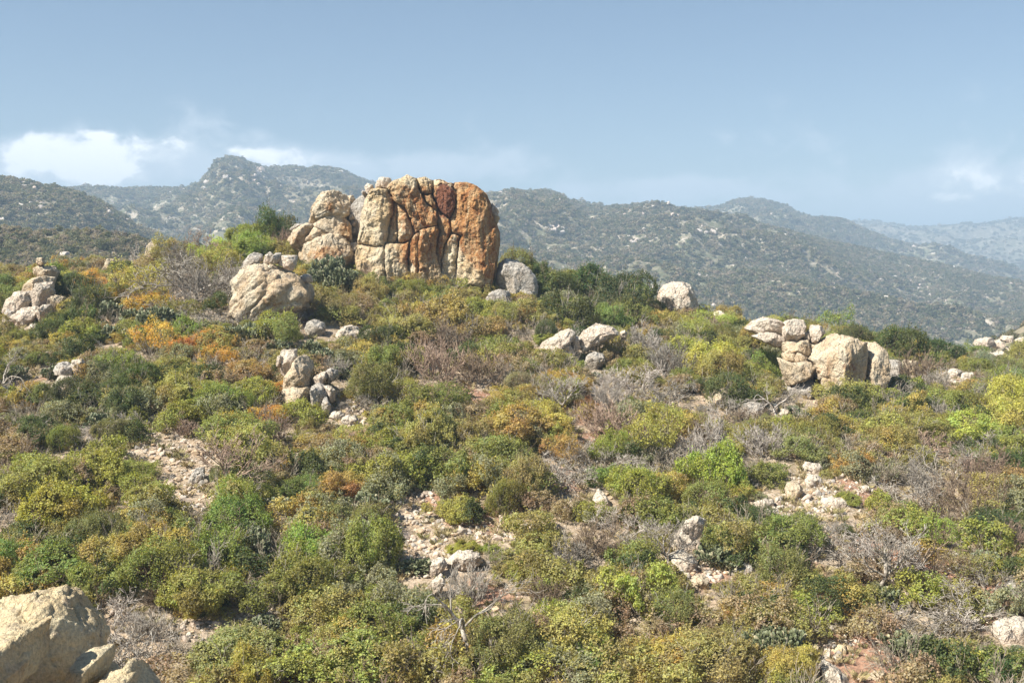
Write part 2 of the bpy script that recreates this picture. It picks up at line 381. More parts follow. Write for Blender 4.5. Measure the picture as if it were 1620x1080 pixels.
def crown_np(seed, nl, n, hz, leaf, rad=1.5, ragged=.25, lobe=(.26,.44)):
    R = np.random.default_rng(seed)
    az = R.random(nl)*2*np.pi; el = np.arcsin(R.random(nl)**.8*.98); rr = .50+.32*R.random(nl)
    Cn = np.stack([np.cos(az)*np.cos(el)*rr, np.sin(az)*np.cos(el)*rr, np.sin(el)*rr*hz+.16], -1)*rad
    lr = (lobe[0]*.75+(lobe[1]*1.1-lobe[0]*.75)*R.random(nl)**1.3)*rad; Cn = Cn*np.array([1,1,1.])*(.75+.5*R.random((nl,1))); lob = R.random(nl)
    m = n*3; w = lr**2; pick = R.choice(nl, m, p=w/w.sum())
    D = R.normal(0, 1, (m,3)); D[:,2] += .25; D /= np.linalg.norm(D, axis=1)[:,None]
    sh = 1-ragged*R.random(m)**1.5*2+.10*R.normal(0,1,m)
    P = Cn[pick]+D*(lr[pick]*sh)[:,None]*np.array([1,1,.8])
    P += .20*rad*np.stack([perlin(P*1.7/rad+9+seed), perlin(P*1.7/rad+40), perlin(P*1.7/rad+70+seed)], -1)
    ins = np.zeros(m)
    for j in range(nl): ins += (np.linalg.norm((P-Cn[j])/np.array([1,1,.8]), axis=1) < lr[j]*.72)
    ok = (ins < 1) & (P[:,2] > .03) & (perlin(P*3.4/rad+3.3) > -.30)
    P = P[ok][:n]; D = D[ok][:n]; pk = pick[ok][:n]; n = len(P)
    ns_ = max(6, n//90); k_ = 11; si = R.integers(0, n, ns_); sdv = D[si]*.6+np.array([0,0,.75])+R.normal(0,.35,(ns_,3)); sdv /= np.linalg.norm(sdv, axis=1)[:,None]
    sl = rad*R.uniform(.08,.26,ns_); tt_ = np.linspace(0,1,k_)[None,:,None]; Q_ = P[si][:,None,:]+sdv[:,None,:]*(sl[:,None,None]*tt_)+R.normal(0,.022*rad/1.5,(ns_,k_,3))
    P = np.concatenate([P, Q_.reshape(-1,3)]); D = np.concatenate([D, np.repeat(D[si], k_, 0)]); pk = np.concatenate([pk, np.repeat(pk[si], k_)]); n = len(P)
    Nn = D*.65+np.array([0,0,.45])+R.normal(0,.55,(n,3)); Nn /= np.linalg.norm(Nn, axis=1)[:,None]
    A = np.cross(Nn, R.normal(0,1,(n,3))); A /= np.linalg.norm(A, axis=1)[:,None]; B = np.cross(Nn, A)
    s = leaf*(.6+.8*R.random(n))[:,None]
    V = np.stack([P-A*s, P-B*s*.55+Nn*s*.15, P+A*s, P+B*s*.55+Nn*s*.15], 1).reshape(-1,3)
    Fc = np.arange(n*4).reshape(n,4)
    lv = np.repeat(R.random(n), 4); cv = np.repeat(np.clip(lob[pk]+.5*perlin(P*1.3+60), 0, 1), 4)
    return V, Fc, lv, cv
def crown_mesh(name, mat, *a, **k):
    V, Fc, lv, cv = crown_np(*a, **k); return mesh_np(name, V, Fc, [mat], dict(lv=lv, cv=cv), smooth=False)

SHRUB = []     # (crown, stems)
specs = [(16,18000,.62,.037,.24),(22,19000,.72,.036,.22),(14,16000,.55,.040,.3),(20,17000,.85,.035,.28),(12,9000,.75,.046,.4),
         (24,17000,.60,.034,.22),(10,9000,.8,.040,.42),(17,14000,.68,.034,.3),(13,6500,.72,.038,.55),(18,5200,.66,.040,.55)]
for i, (nl, n, hz, lf, rg) in enumerate(specs):
    Vc, Fc_, lv_, cv_ = crown_np(100+i, nl, n, hz, lf, ragged=rg)
    if i in (3, 6, 8, 9): Vc[:,2] += .42     # crown carried on visible stems
    cm = mesh_np('shrub crown', Vc, Fc_, [M_leaf], dict(lv=lv_, cv=cv_), smooth=False)
    st = bare_mesh(200+i, 7, 2, 1.0*(.8+hz*.4), .032, 3, .6, .10, .14, .62, .008, 1.0 if hz < .75 else .7).mesh('shrub stems', [M_twig])
    SHRUB.append((cm, st))
BARE = [bare_mesh(300+i, *a).mesh('bare shrub wood', [M_twig]) for i, a in enumerate([
    (9,3,.95,.036,4,.62,.04,.16,.62,.009,1.1), (7,3,1.05,.04,4,.7,.02,.18,.62,.009,1.3), (11,3,.8,.03,4,.55,.10,.13,.64,.009,.8),
    (8,3,1.0,.035,4,.8,-.02,.22,.6,.010,1.4), (10,3,.9,.03,5,.6,.06,.18,.58,.008,1.0)])]
TREE = [bare_mesh(400, 5,4,1.05,.060,3,.55,.06,.15,.66,.010,.9,.75).mesh('tree wood', [M_twig]),
        bare_mesh(405, 3,3,1.5,.065,3,.65,.02,.20,.62,.011,.8,1.2).mesh('tree wood', [M_twig]),
        bare_mesh(409, 4,3,1.3,.055,4,.7,.0,.22,.62,.011,1.1,.5).mesh('tree wood', [M_twig])]
def cactus_mesh(seed, n0, depth):
    R = np.random.default_rng(seed); Vs = []; Fs = []; lv = []; cnt = [0]
    k = 9
    def pad(p, up, side, s):
        nrm = unit(np.cross(up, side)); a = np.arange(k)*2*np.pi/k
        w = .115*s; h = .19*s; c = p+up*h
        rim = c+np.outer(np.cos(a), side)*w*(1+.15*np.sin(a))[:,None]+np.outer(np.sin(a), up)*h
        fr = c+nrm*.035*s+(rim-c)*.55; bk = c-nrm*.035*s+(rim-c)*.55
        V = np.concatenate([rim, fr, bk]); i = cnt[0]+np.arange(k); j = np.roll(i,-1)
        Vs.append(V); Fs.append(np.stack([i,j,j+k,i+k],-1)); Fs.append(np.stack([j,i,i+2*k,j+2*k],-1))
        caps.append((i+k)); caps.append((i+2*k)[::-1]); cnt[0] += 3*k; lv.extend([R.random()]*(3*k)); return c
    caps = []
    def rec(p, up, s, d):
        side = unit(np.cross(up, R.normal(0,1,3))); pad(p, up, side, s)
        if d == 0: return
        for _ in range(R.integers(1,4)):
            t = R.uniform(-1,1); q = p+up*.19*s*(1.45+.45*math.cos(t))+side*.115*s*math.sin(t)*1.1
            rec(q, unit(up+side*t*.6+R.normal(0,.3,3)+np.array([0,0,.12])), s*R.uniform(.88,1.02), d-1)
    for i in range(n0):
        a = R.random()*6.28; r = .45*math.sqrt(R.random())
        rec(np.array([math.cos(a)*r, math.sin(a)*r, -.1]), unit(np.array([math.cos(a)*.4, math.sin(a)*.4, 1])+R.normal(0,.15,3)), R.uniform(1.1,1.5), depth)
    quads = np.concatenate(Fs); cp = np.array(caps)
    return mesh_np('cactus pads', np.concatenate(Vs), [quads, cp], [M_cactus], dict(lv=lv), smooth=False)
CACTUS = [cactus_mesh(500,9,5), cactus_mesh(501,16,4), cactus_mesh(502,6,6), cactus_mesh(503,20,3)]
CWID = [max(v.co.x for v in me.vertices)-min(v.co.x for v in me.vertices) for me in CACTUS]

_ico = {}
def ico(n):
    if n not in _ico:
        bm = bmesh.new(); bmesh.ops.create_icosphere(bm, subdivisions=n, radius=1)
        _ico[n] = (np.array([v.co[:] for v in bm.verts]), np.array([[v.index for v in f.verts] for f in bm.faces])); bm.free()
    return _ico[n]
def stone_mat(name, a, b):
    m, k = new_mat(name); tc = k.nd('ShaderNodeTexCoord'); oi = k.nd('ShaderNodeObjectInfo')
    n = k.noise(1.6, tc.outputs['Object'], 6, .7); col = k.mix(k.ramp(n, .36, .64), a, b)
    col = k.mix(1., col, k.mix(oi.outputs['Random'], (.72,.70,.68), (1.12,1.08,1.02)), 'MULTIPLY'); k.finish(k.bsdf(col, .95, .1)); return m
M_st = [stone_mat('pale stone', (.64,.58,.49), (.50,.43,.34)), stone_mat('tan stone', (.56,.44,.31), (.42,.31,.21)), stone_mat('pale pink stone', (.62,.53,.45), (.48,.38,.30)), stone_mat('grey stone', (.44,.42,.38), (.33,.30,.27))]
def stone_mesh(seed, mat, sub=2, name='stone'):
    R = np.random.default_rng(seed); V, Fc = ico(sub); V = V.copy()
    for _ in range(9):
        n = unit(R.normal(0,1,3)); d = R.uniform(.5,.85); V -= np.maximum(0, V@n-d)[:,None]*n
    V *= (1+.12*perlin(V*1.4+seed))[:,None]; V *= np.array([1, R.uniform(.65,.95), R.uniform(.45,.8)])
    return mesh_np(name, V, Fc, [mat], dict(stain=np.full(len(V), .0), red=np.zeros(len(V))), smooth=False)
STONE = [stone_mesh(600+i, M_st[i%4], 3) for i in range(8)]

# ------------------------------------------------------------------ sculpted rocks
SEED = [1000]
def ico_rock(out, y0, thick, sub=5, p=3.4, rough=1., tilt=0., planes=6, crease=1., spots=(), base_stain=0., sharp=False, cuts=(), ground=None, fold=None, grow_=1.):
    """outline in photo pixels -> solid rock of real size centred at depth y0; thick = depth in metres"""
    SEED[0] += 1; sd_ = SEED[0]; R = np.random.default_rng(sd_)
    if grow_ != 1.: cu_ = np.mean(out, 0); out = [(cu_[0]+(q[0]-cu_[0])*grow_, cu_[1]+(q[1]-cu_[1])*grow_) for q in out]
    P = np.array([[ray(u, v)[0]*y0, ray(u, v)[1]*y0] for u, v in out])
    a = P; b = np.roll(P, -1, 0); cr = a[:,0]*b[:,1]-b[:,0]*a[:,1]; A = cr.sum()/2
    c = ((a+b)*cr[:,None]).sum(0)/(6*A)
    th = np.linspace(-np.pi, np.pi, 361)[:-1]; rt = np.zeros(360)
    for i, t in enumerate(th):
        d = np.array([math.cos(t), math.sin(t)]); e = b-a; w = a-c
        den = d[0]*e[:,1]-d[1]*e[:,0]; den = np.where(np.abs(den) < 1e-9, 1e-9, den)
        s = (w[:,0]*e[:,1]-w[:,1]*e[:,0])/den; q = (w[:,0]*d[1]-w[:,1]*d[0])/den
        ok = (q >= 0) & (q <= 1) & (s > 0); rt[i] = s[ok].max() if ok.any() else 0
    rt[rt == 0] = rt.mean(); ker = np.array([1,2,4,6,4,2,1.]) if not sharp else np.array([1,4,1.]); ker /= ker.sum(); h = len(ker)//2
    rt = np.convolve(np.concatenate([rt[-h:], rt, rt[:h]]), ker, 'valid')
    Rm = math.sqrt(abs(A)/math.pi)
    V, Fc = ico(sub); x, y, z = V.T; s = np.hypot(x, z); kf = (s**p+np.abs(y)**p)**(-1/p)
    t = np.arctan2(z, x); rr = np.interp(t, np.append(th, np.pi), np.append(rt, rt[0])); rr = np.where(s < .3, rr*(s/.3)+Rm*(1-s/.3), rr)
    X = np.stack([rr*np.cos(t)*s*kf, thick/2*y*kf, rr*np.sin(t)*s*kf], -1)
    dirn = V*np.array([1, .9, 1])
    for _ in range(planes):
        n = unit(R.normal(0,1,3)*np.array([1,.8,.8])+np.array([0,-.55,.1])); ext = (X@n).max()
        X = X-np.maximum(0, X@n-ext*R.uniform(.62,.92))[:,None]*n*.95
    for (n, fr) in cuts:
        n = unit(np.array(n, float)); ext = (X@n).max(); X = X-np.maximum(0, X@n-ext*fr)[:,None]*n*.93
    Q = X/Rm+sd_*7.13
    QW = Q*np.array([1.25,1.25,.75])+.35*np.stack([fbm(Q*1.3+5, 3), fbm(Q*1.3+50, 3), fbm(Q*1.3+90, 3)], -1)
    f1, ed, idc = worley(QW); a5 = crease*(.075*(idc-.5)*np.clip(ed*6, 0, 1)-.055*np.exp(-(ed/.05)**2))
    f1, ed2, idc2 = worley(QW*2.6+3); a5 = a5+crease*(.022*(idc2-.5)*np.clip(ed2*5, 0, 1)-.014*np.exp(-(ed2/.06)**2))
    a1 = .10*fbm(Q*1.15, 3); a2 = -.085*crease*np.clip(ridged(Q*np.array([1.0,1.0,.55])+4.4, 3, .5)-1.05, 0, .6)
    a3 = (.08*fbm(X*1.9+sd_, 5, 2.1, .62)+.05*np.minimum(0, ridged(X*np.array([2.2,2.2,.9])+sd_, 4, .6)-1.2))/Rm*min(1., y0/40+.25); warp = fbm(Q*.9+12, 2)
    blk = np.abs(perlin(np.stack([Q[:,0]*1.1+.7*warp, Q[:,1]*1.1, Q[:,2]*.45+.5*warp], -1)+88)); a4 = -.10*crease*np.exp(-(blk/.03)**2)*.35
    if fold:
        fa, fam = math.radians(fold[0]), fold[1]; qa = Q[:,0]*math.cos(fa)+Q[:,2]*math.sin(fa); qb = -Q[:,0]*math.sin(fa)+Q[:,2]*math.cos(fa)
        wq = .5*fbm(Q*.8+31, 3); ff = np.abs(perlin(np.stack([qa*.45, Q[:,1]*.6, qb*2.3+wq], -1)+61)); ff2 = np.abs(perlin(np.stack([qa*.8, Q[:,1], qb*4.6+wq*2], -1)+21))
        a5 = a5-fam*(np.exp(-(ff/.09)**2)+.45*np.exp(-(ff2/.09)**2))
    X = X+dirn*((a1*.8+a2*.8+a4+a5)*Rm*rough+a3*Rm*rough)[:,None]
    tt = np.arctan2(X[:,2], X[:,0]); rad_ = np.hypot(X[:,0], X[:,2]); nb_ = 60; bi = ((tt+np.pi)/(2*np.pi)*nb_).astype(int) % nb_
    cur = np.zeros(nb_); np.maximum.at(cur, bi, rad_); cen = (np.arange(nb_)+.5)/nb_*2*np.pi-np.pi; tgt = np.interp(cen, np.append(th, np.pi), np.append(rt, rt[0]))
    q_ = np.clip(tgt/np.maximum(cur, .05), .7, 1.6); q_ = np.convolve(np.concatenate([q_[-1:], q_, q_[:1]]), [.25,.5,.25], 'valid')
    qq = np.interp(tt, np.concatenate([[cen[-1]-2*np.pi], cen, [cen[0]+2*np.pi]]), np.concatenate([[q_[-1]], q_, [q_[0]]]))
    X[:,0] *= qq; X[:,2] *= qq
    X[:,1] += tilt*X[:,2]
    if ground is not None:      # sink the foot into the soil
        need = c[1]+X[:,2].min()-(ground-.35); zc = X[:,2].min()*.15
        need = min(need, .45*(X[:,2].max()-X[:,2].min()))
        if need > 0: X[:,2] = np.where(X[:,2] < zc, zc+(X[:,2]-zc)*(1+need/max(.1, zc-X[:,2].min())), X[:,2])
    # stains given as pixel spots (u,v,ru,rv,amount,kind)
    W_ = X+np.array([c[0], y0, c[1]]); us, vs = project(W_[:,0], W_[:,1], W_[:,2])
    st = np.full(len(X), float(base_stain)); rd = np.zeros(len(X))
    for (su, sv, ru, rv, am, kd) in spots:
        g = am*np.exp(-(((us-su)/ru)**2+((vs-sv)/rv)**2)**1.5)
        if kd == 'o': st = np.maximum(st, g) if am > 0 else st+g
        else: rd = np.maximum(rd, g)
    return X, Fc, Vector((c[0], y0, c[1])), np.clip(st, 0, 1), rd
def worley(P):
    I = np.floor(P).astype(np.int64); f1 = np.full(len(P), 9.); f2 = f1.copy(); idc = np.zeros(len(P))
    for dx in (-1,0,1):
        for dy in (-1,0,1):
            for dz in (-1,0,1):
                J = I+np.array([dx,dy,dz]); A = J & 255; h = _perm[_perm[_perm[A[:,0]]+A[:,1]]+A[:,2]]; h2 = _perm[h+71]; h3 = _perm[h2+13]
                d = np.linalg.norm(J+np.stack([h, h2, h3], -1)/256.-P, axis=1)
                cl_ = d < f1; f2 = np.where(cl_, f1, np.minimum(f2, d)); idc = np.where(cl_, h3/255., idc); f1 = np.where(cl_, d, f1)
    return f1, f2-f1, idc
KEEP = []      # screen boxes that shrubs must leave visible (u0,v0,u1,v1,depth,fraction)
def keep(out, y, frac=.35):
    o = np.array(out); KEEP.append((o[:,0].min(), o[:,1].min(), o[:,0].max(), o[:,1].min()+(o[:,1].max()-o[:,1].min())*(1-frac), y))
def zoomed(ox, oy, s, pts): return [(ox+x/s, oy+y/s) for x, y in pts]

# ---- the tall orange outcrop
Z1 = lambda pts: zoomed(440, 260, 4.263, pts)
def outcrop(name, label, y0, parts, group=None, gr=1.):
    o = bpy.data.objects.new(name, None); C.objects.link(o)
    allp = [q for pr in parts for q in pr['o']]; cu = sum(q[0] for q in allp)/len(allp)
    base = max(q[1] for q in allp); tx, tz = ray(cu, base); o.location = (tx*y0, y0, tz*y0)
    tag(o, label, 'rock outcrop', group)
    for pr in parts:
        yy = y0+pr.get('dy', 0.)
        X, Fc, c, st, rd = ico_rock(pr['o'], yy, pr.get('t', 3.), pr.get('sub', 5), pr.get('p', 3.), pr.get('rough', 1.), pr.get('tilt', .06),
                                    pr.get('planes', 6), pr.get('crease', 1.), pr.get('spots', ()), pr.get('stain', 0.), pr.get('sharp', True), pr.get('cuts', ()), None, pr.get('fold'), pr.get('g', gr))
        off = np.array(c)-np.array(o.location)
        ch = link(pr.get('n', 'block'), mesh_np('outcrop block', X, Fc, [pr.get('m', M_rock)], dict(stain=st, red=rd)), o, Vector(off))
        if pr.get('label'): ch['label'] = pr['label']
        keep(pr['o'], yy, .2)
    return o
YO = 83.
P = []
WALL = Z1([(560,800),(540,640),(560,450),(575,330),(605,230),(640,178),(690,163),(740,170),(790,112),(850,98),(885,70),(940,98),(1005,93),(1040,110),(1100,105),(1165,128),(1200,120),(1290,114),(1350,140),(1405,190),(1442,260),(1472,380),(1499,470),(1494,600),(1482,720),(1450,840),(1290,850),(1000,850),(700,840)])
REG = [   # name, outline, bulge, edge width in px, label
 ('slab', Z1([(1172,150),(1205,118),(1290,110),(1360,135),(1412,185),(1450,260),(1480,380),(1505,470),(1500,600),(1488,720),(1460,860),(1200,860),(1204,770),(1212,600),(1238,482),(1172,466),(1172,375),(1203,290),(1206,215)]), 1.3, 15, 'orange slab with a rust red right edge'),
 ('sliver', Z1([(1166,470),(1231,486),(1206,600),(1197,860),(1102,860),(1106,640),(1128,560)]), .75, 6, None),
 ('block', Z1([(1050,118),(1100,100),(1165,125),(1199,180),(1196,285),(1165,362),(1105,328),(1066,250),(1052,190)]), 1.25, 7, 'smooth red brown block with a cream top'),
 ('block', Z1([(945,100),(1005,86),(1042,120),(1046,190),(1012,206),(968,194),(948,160)]), 1.0, 7, None),
 ('block', Z1([(985,208),(1040,212),(1072,262),(1068,320),(1000,272)]), .6, 4, None),
 ('crest', Z1([(735,165),(785,105),(850,90),(885,62),(938,92),(943,160),(965,200),(985,235),(1062,300),(1078,370),(1072,410),(980,440),(925,470),(903,380),(862,285),(810,262),(782,235)]), 1.25, 12, None),
 ('pillar', Z1([(806,272),(856,293),(895,385),(918,475),(890,520),(815,525),(804,400)]), 1.1, 9, None),
 ('pillar', Z1([(962,450),(1066,418),(1080,470),(1062,600),(1095,700),(1096,860),(960,860),(955,600)]), 1.15, 9, None),
 ('pillar', Z1([(900,525),(925,480),(956,462),(952,600),(957,860),(885,860),(878,640)]), .85, 8, None),
 ('block', Z1([(738,530),(812,532),(892,528),(872,640),(880,860),(735,860)]), .8, 8, None),
 ('pillar', Z1([(1078,300),(1108,338),(1160,376),(1160,462),(1122,545),(1099,640),(1098,700),(1070,600),(1086,470)]), .85, 7, None),
 ('block', Z1([(784,245),(801,290),(800,520),(738,526),(745,440),(786,335)]), .4, 6, None),
 ('pillar', Z1([(600,240),(625,178),(685,158),(738,168),(780,225),(780,332),(740,432),(724,548),(640,546),(552,525),(556,450),(580,330)]), 1.45, 11, 'cream pillar with an orange right flank'),
 ('block', Z1([(530,560),(640,556),(726,558),(731,860),(540,860)]), 1.1, 10, None)]
def poly_dist(P_, us, vs):
    """signed pixel distance, positive inside"""
    A = np.array(P_); B = np.roll(A, -1, 0); ins = np.zeros(len(us), bool); d = np.full(len(us), 1e9)
    for (ax, ay), (bx, by) in zip(A, B):
        ins ^= ((ay > vs) != (by > vs)) & (us < (bx-ax)*(vs-ay)/((by-ay) or 1e-9)+ax)
        t = np.clip(((us-ax)*(bx-ax)+(vs-ay)*(by-ay))/((bx-ax)**2+(by-ay)**2), 0, 1); d = np.minimum(d, np.hypot(us-ax-t*(bx-ax), vs-ay-t*(by-ay)))
    return np.where(ins, d, -d)
def build_wall(root_loc):
    X, Fc, c, st, rd = ico_rock(WALL, YO, 4.2, 8, 7, .45, .10, 0, .2, [(668,330,42,60,.66,'o'),(752,345,44,72,.95,'o'),(776,390,26,75,1,'o'),(700,360,26,70,.85,'o'),(640,300,30,12,.5,'o'),(622,330,9,46,.75,'o'),(606,372,14,18,.5,'o'),(705,318,19,34,.9,'r'),
        (660,400,34,40,.7,'o'),(600,330,20,60,-.6,'o'),(715,415,16,34,-.55,'o'),(745,440,26,14,-.5,'o'),(640,430,22,16,-.4,'o'),(775,330,16,36,.5,'r'),(777,390,12,26,.46,'r'),(655,287,40,9,-.5,'o')], 0., True, (), None, (82, .012))
    Wp = X+np.array(c); us, vs = project(Wp[:,0], Wp[:,1], Wp[:,2]); front = np.clip(-X[:,1]/1.2+.3, 0, 1)
    wu = us+2.6*fbm(Wp*.9, 4); wv = vs+2.6*fbm(Wp*.9+30, 4)
    own = np.full(len(X), -1); best = np.full(len(X), -1e9); sec = np.full(len(X), -1e9)
    for k, (nm, pg, bl, w, lb) in enumerate(REG):
        d = poly_dist(pg, wu, wv); inn = d > best; sec = np.where(inn, best, np.maximum(sec, d)); best = np.where(inn, d, best); own = np.where(inn, k, own)
    edge = (best-np.maximum(sec, -40))/2
    offs = [.60,-.20,.35,.40,.1,.50,.20,.30,.22,.2,.0,-.25,.65,.45]; tlt = [(.5,.2),(0,0),(.3,-.1),(.2,.2),(0,0),(-.2,.6),(.5,0),(-.5,.1),(.4,0),(-.3,-.3),(.2,0),(0,0),(.55,.1),(-.2,-.4)]
    dy = np.zeros(len(X))
    for k, (nm, pg, bl, w, lb) in enumerate(REG):
        pa = np.array(pg); uc, vc = pa.mean(0); hu, hv = np.ptp(pa[:,0])/2, np.ptp(pa[:,1])/2; m = own == k
        e_ = edge[m]; G = np.clip(.34+1.5*fbm(Wp[m]*.55+77, 2), .06, .95)+(.35 if k in (0, 1, 2) else 0.); G = G*(.35 if k in (7, 8, 9, 13, 11) else (.6 if k in (3, 4, 6) else 1.)); rim = .30*(1-np.clip(e_/(w*.9), 0, 1))**2.2; gro = G*np.exp(-(e_/.8)**2)+rim; msk = np.clip(1+best[m]/8, 0, 1)
        dy[m] = msk*((.85+offs[k]*.8-tlt[k][0]*np.abs((us[m]-uc)/hu-.25)*.8-tlt[k][1]*(vs[m]-vc)/hv*.5)-gro)
    wq = Wp*np.array([.55,.55,.34])+.3*np.stack([fbm(Wp*.6+5, 3), fbm(Wp*.6+50, 3), fbm(Wp*.6+90, 3)], -1)
    f1, ed, idc = worley(wq); dy = dy+.34*(idc-.5)*np.clip(ed*9, 0, 1)-.05*np.exp(-(ed/.035)**2)
    f1, ed, idc = worley(wq*2.7+9); dy = dy+.11*(idc-.5)*np.clip(ed*7, 0, 1)
    rel = .13*ridged(Wp*np.array([.75,.75,.42]), 4, .55)+.26*fbm(Wp*np.array([.9,.9,.6])+3, 5, 2.1, .55); dy = dy+rel-.25
    # flutes and scoops down the faces of the middle pillars
    fl = np.abs(perlin(np.stack([Wp[:,0]*1.25+.25*Wp[:,2], 0*us, Wp[:,2]*.22], -1)+7)); mid = np.clip((us-635)/20, 0, 1)*np.clip((712-us)/10, 0, 1)
    dy = dy-.10*mid*np.exp(-(fl/.05)**2)
    sl = np.abs(perlin(np.stack([Wp[:,0]*.7, 0*us, Wp[:,2]*1.0+.55*Wp[:,0]], -1)+19)); dy = dy-.06*np.exp(-(sl/.03)**2)*np.clip((us-600)/30, 0, 1)
    X[:,1] -= front*dy
    fown = own[Fc]; fo = fown[:,0]; off = Vector(np.array(c)-np.array(root_loc))
    fr = front[Fc].mean(1) > .05
    res = []
    for k in range(-1, len(REG)):
        sel = (fo == k) & fr if k >= 0 else ~((fo >= 0) & fr)
        ff = Fc[sel]
        if len(ff) < 20: continue
        ids, inv = np.unique(ff, return_inverse=True)
        res.append((REG[k][0] if k >= 0 else 'rock_mass', X[ids], inv.reshape(-1,3), st[ids], rd[ids], off, REG[k][4] if k >= 0 else None))
    return res
P.append(dict(o=Z1([(490,600),(580,532),(640,545),(735,555),(745,700),(700,790),(600,800),(500,760)]), dy=-.7, t=4, p=4, spots=[(600,420,30,14,.45,'o')]))
P.append(dict(o=Z1([(480,330),(520,255),(590,195),(630,185),(640,330),(600,520),(520,530),(500,420)]), dy=.7, t=3, p=3.4, m=M_rock_grey, crease=.8))
P.append(dict(n='dome', o=Z1([(200,400),(250,280),(305,192),(380,180),(440,200),(482,240),(485,340),(440,380),(330,380),(260,420)]), dy=.1, t=4.2, p=3.4, sub=6, crease=1., fold=(30, .05), spots=[(523,328,8,10,.6,'o')]))
P.append(dict(o=Z1([(245,410),(330,338),(420,342),(482,400),(495,490),(480,540),(420,520),(340,470),(270,440)]), dy=-.8, t=3.2, p=3.4, spots=[(547,368,10,20,.6,'o')]))
P.append(dict(o=Z1([(60,500),(110,440),(200,398),(255,410),(240,480),(185,560),(110,570)]), dy=-.8, t=3, p=2.6, crease=1.2, spots=[(470,380,10,10,.4,'o')]))
P.append(dict(o=Z1([(195,510),(240,430),(310,405),(355,445),(350,500),(230,540)]), dy=-1.4, t=2.4, p=2.6, stain=.2))
P.append(dict(o=Z1([(130,600),(180,545),(260,495),(380,462),(445,500),(490,570),(495,660),(420,720),(280,720),(160,660)]), dy=-1.9, t=3.6, p=2.6, sub=6, crease=1., spots=[(515,400,34,12,.5,'o')]))
P.append(dict(o=Z1([(85,440),(120,402),(180,402),(190,440),(130,470)]), dy=.2, t=1.6, p=2.4, m=M_rock_grey))
P.append(dict(o=Z1([(462,535),(520,525),(562,540),(545,590),(480,590)]), dy=-1., t=1.4, m=M_rock_grey))
P.append(dict(n='core', o=Z1([(230,400),(330,250),(470,300),(560,260),(620,300),(700,500),(700,760),(420,700),(200,600),(120,520)]), dy=1.5, t=2.6, p=4, m=M_rock, crease=.6, planes=2, stain=.2))
outcrop('rock_outcrop', 'tall cracked outcrop of orange and cream slabs crowning the hill', YO, P, gr=1.07)
_root = bpy.data.objects['rock_outcrop']
for (nm, X_, f_, st_, rd_, off_, lb_) in build_wall(_root.location):
    ch_ = link(nm, mesh_np('outcrop wall', X_, f_, [M_rock_gold], dict(stain=st_, red=rd_)), _root, off_)
    if lb_: ch_['label'] = lb_
keep(WALL, YO, .12)

BOULDERS = 0
def boulder(label, out, y=None, t=None, m=None, sub=4, p=3.8, rough=1., crease=1., planes=13, stain=0., spots=(), dy=0., name='boulder', cat='boulder', group=None, tilt=.1, kp=.3, sharp=True, gz=None, cuts=(), fold=None):
    o = np.array(out); w = (o[:,0].max()-o[:,0].min()); hh = (o[:,1].max()-o[:,1].min())
    if y is None: y = at_px(o[:,0].mean(), o[:,1].max()-.10*hh).y
    size = math.sqrt(w*hh)*y/F; t = t or size*.95
    y = y+dy+t*.32
    cx_ = ray(o[:,0].mean(), 500)[0]*y; g0 = float(H(cx_, y)) if gz is None else gz
    if kp == 0 or abs(ray(0, o[:,1].max())[1]*y-g0) > 1.6: g0 = None
    X, Fc, c, st, rd = ico_rock(out, y, t, sub, p, rough, tilt, planes, crease, spots, stain, sharp, cuts, g0, fold)
    ob = link(name, mesh_np('boulder', X, Fc, [m or M_rock_pale], dict(stain=st, red=rd)), None, c)
    tag(ob, label, cat, group); keep(out, y, kp); return ob
# perched stones on and beside the tall outcrop
G1 = 'boulders resting on the tall outcrop'
for lb, pts, dy, mm in (
    ('round pale boulder perched on the cream pillar of the tall outcrop', [(650,135),(690,86),(755,88),(775,128),(722,168),(660,172)], -1.2, M_rock_pale),
    ('small rounded stone balanced left of the round pale boulder on the outcrop', [(583,150),(605,130),(640,138),(650,172),(620,198),(588,185)], -.5, M_rock_pale),
    ('tiny stone lowest of the three perched on the left shoulder of the outcrop', [(558,185),(570,174),(588,182),(592,205),(565,205)], -.5, M_rock_grey),
    ('cream stone wedged behind the domed rock left of the outcrop gap', [(455,215),(500,204),(518,232),(500,275),(470,262)], .4, M_rock),
    ('upper grey stone wedged in the gap left of the cream pillar', [(482,350),(495,338),(515,352),(512,378),(488,378)], -.6, M_rock_grey),
    ('middle stone wedged in the gap left of the cream pillar', [(495,390),(515,380),(534,398),(525,422),(500,420)], -.6, M_rock_grey),
    ('lowest stone wedged in the gap left of the cream pillar', [(494,440),(515,424),(532,445),(520,486),(496,480)], -.6, M_rock_grey),
    ('cream stone stuck high on the right edge of the orange slab', [(1436,262),(1455,262),(1490,320),(1480,352),(1445,345)], -1., M_rock_pale),
    ('cream block stuck below another stone on the right edge of the orange slab', [(1442,330),(1485,330),(1494,365),(1480,402),(1450,385)], -1.1, M_rock)):
    boulder(lb, Z1(pts), y=YO+dy-(.9 if 'right edge' in lb else 0), t=1.3, m=mm, sub=4, group=G1, kp=0)
boulder('grey domed boulder at the right foot of the tall orange outcrop', [(782,446),(788,416),(800,408),(820,412),(838,424),(852,441),(850,453),(820,455)], y=80.2, t=2.0, m=M_rock_grey, sub=5, kp=.2)
boulder('left one of two low grey rocks below the orange outcrop', [(764,480),(774,463),(790,457),(806,461),(808,480),(786,486)], m=M_rock_grey, sub=4)
boulder('right one of two low grey rocks below the orange outcrop', [(804,474),(812,461),(822,457),(842,461),(846,474),(815,481)], m=M_rock_grey, sub=4)

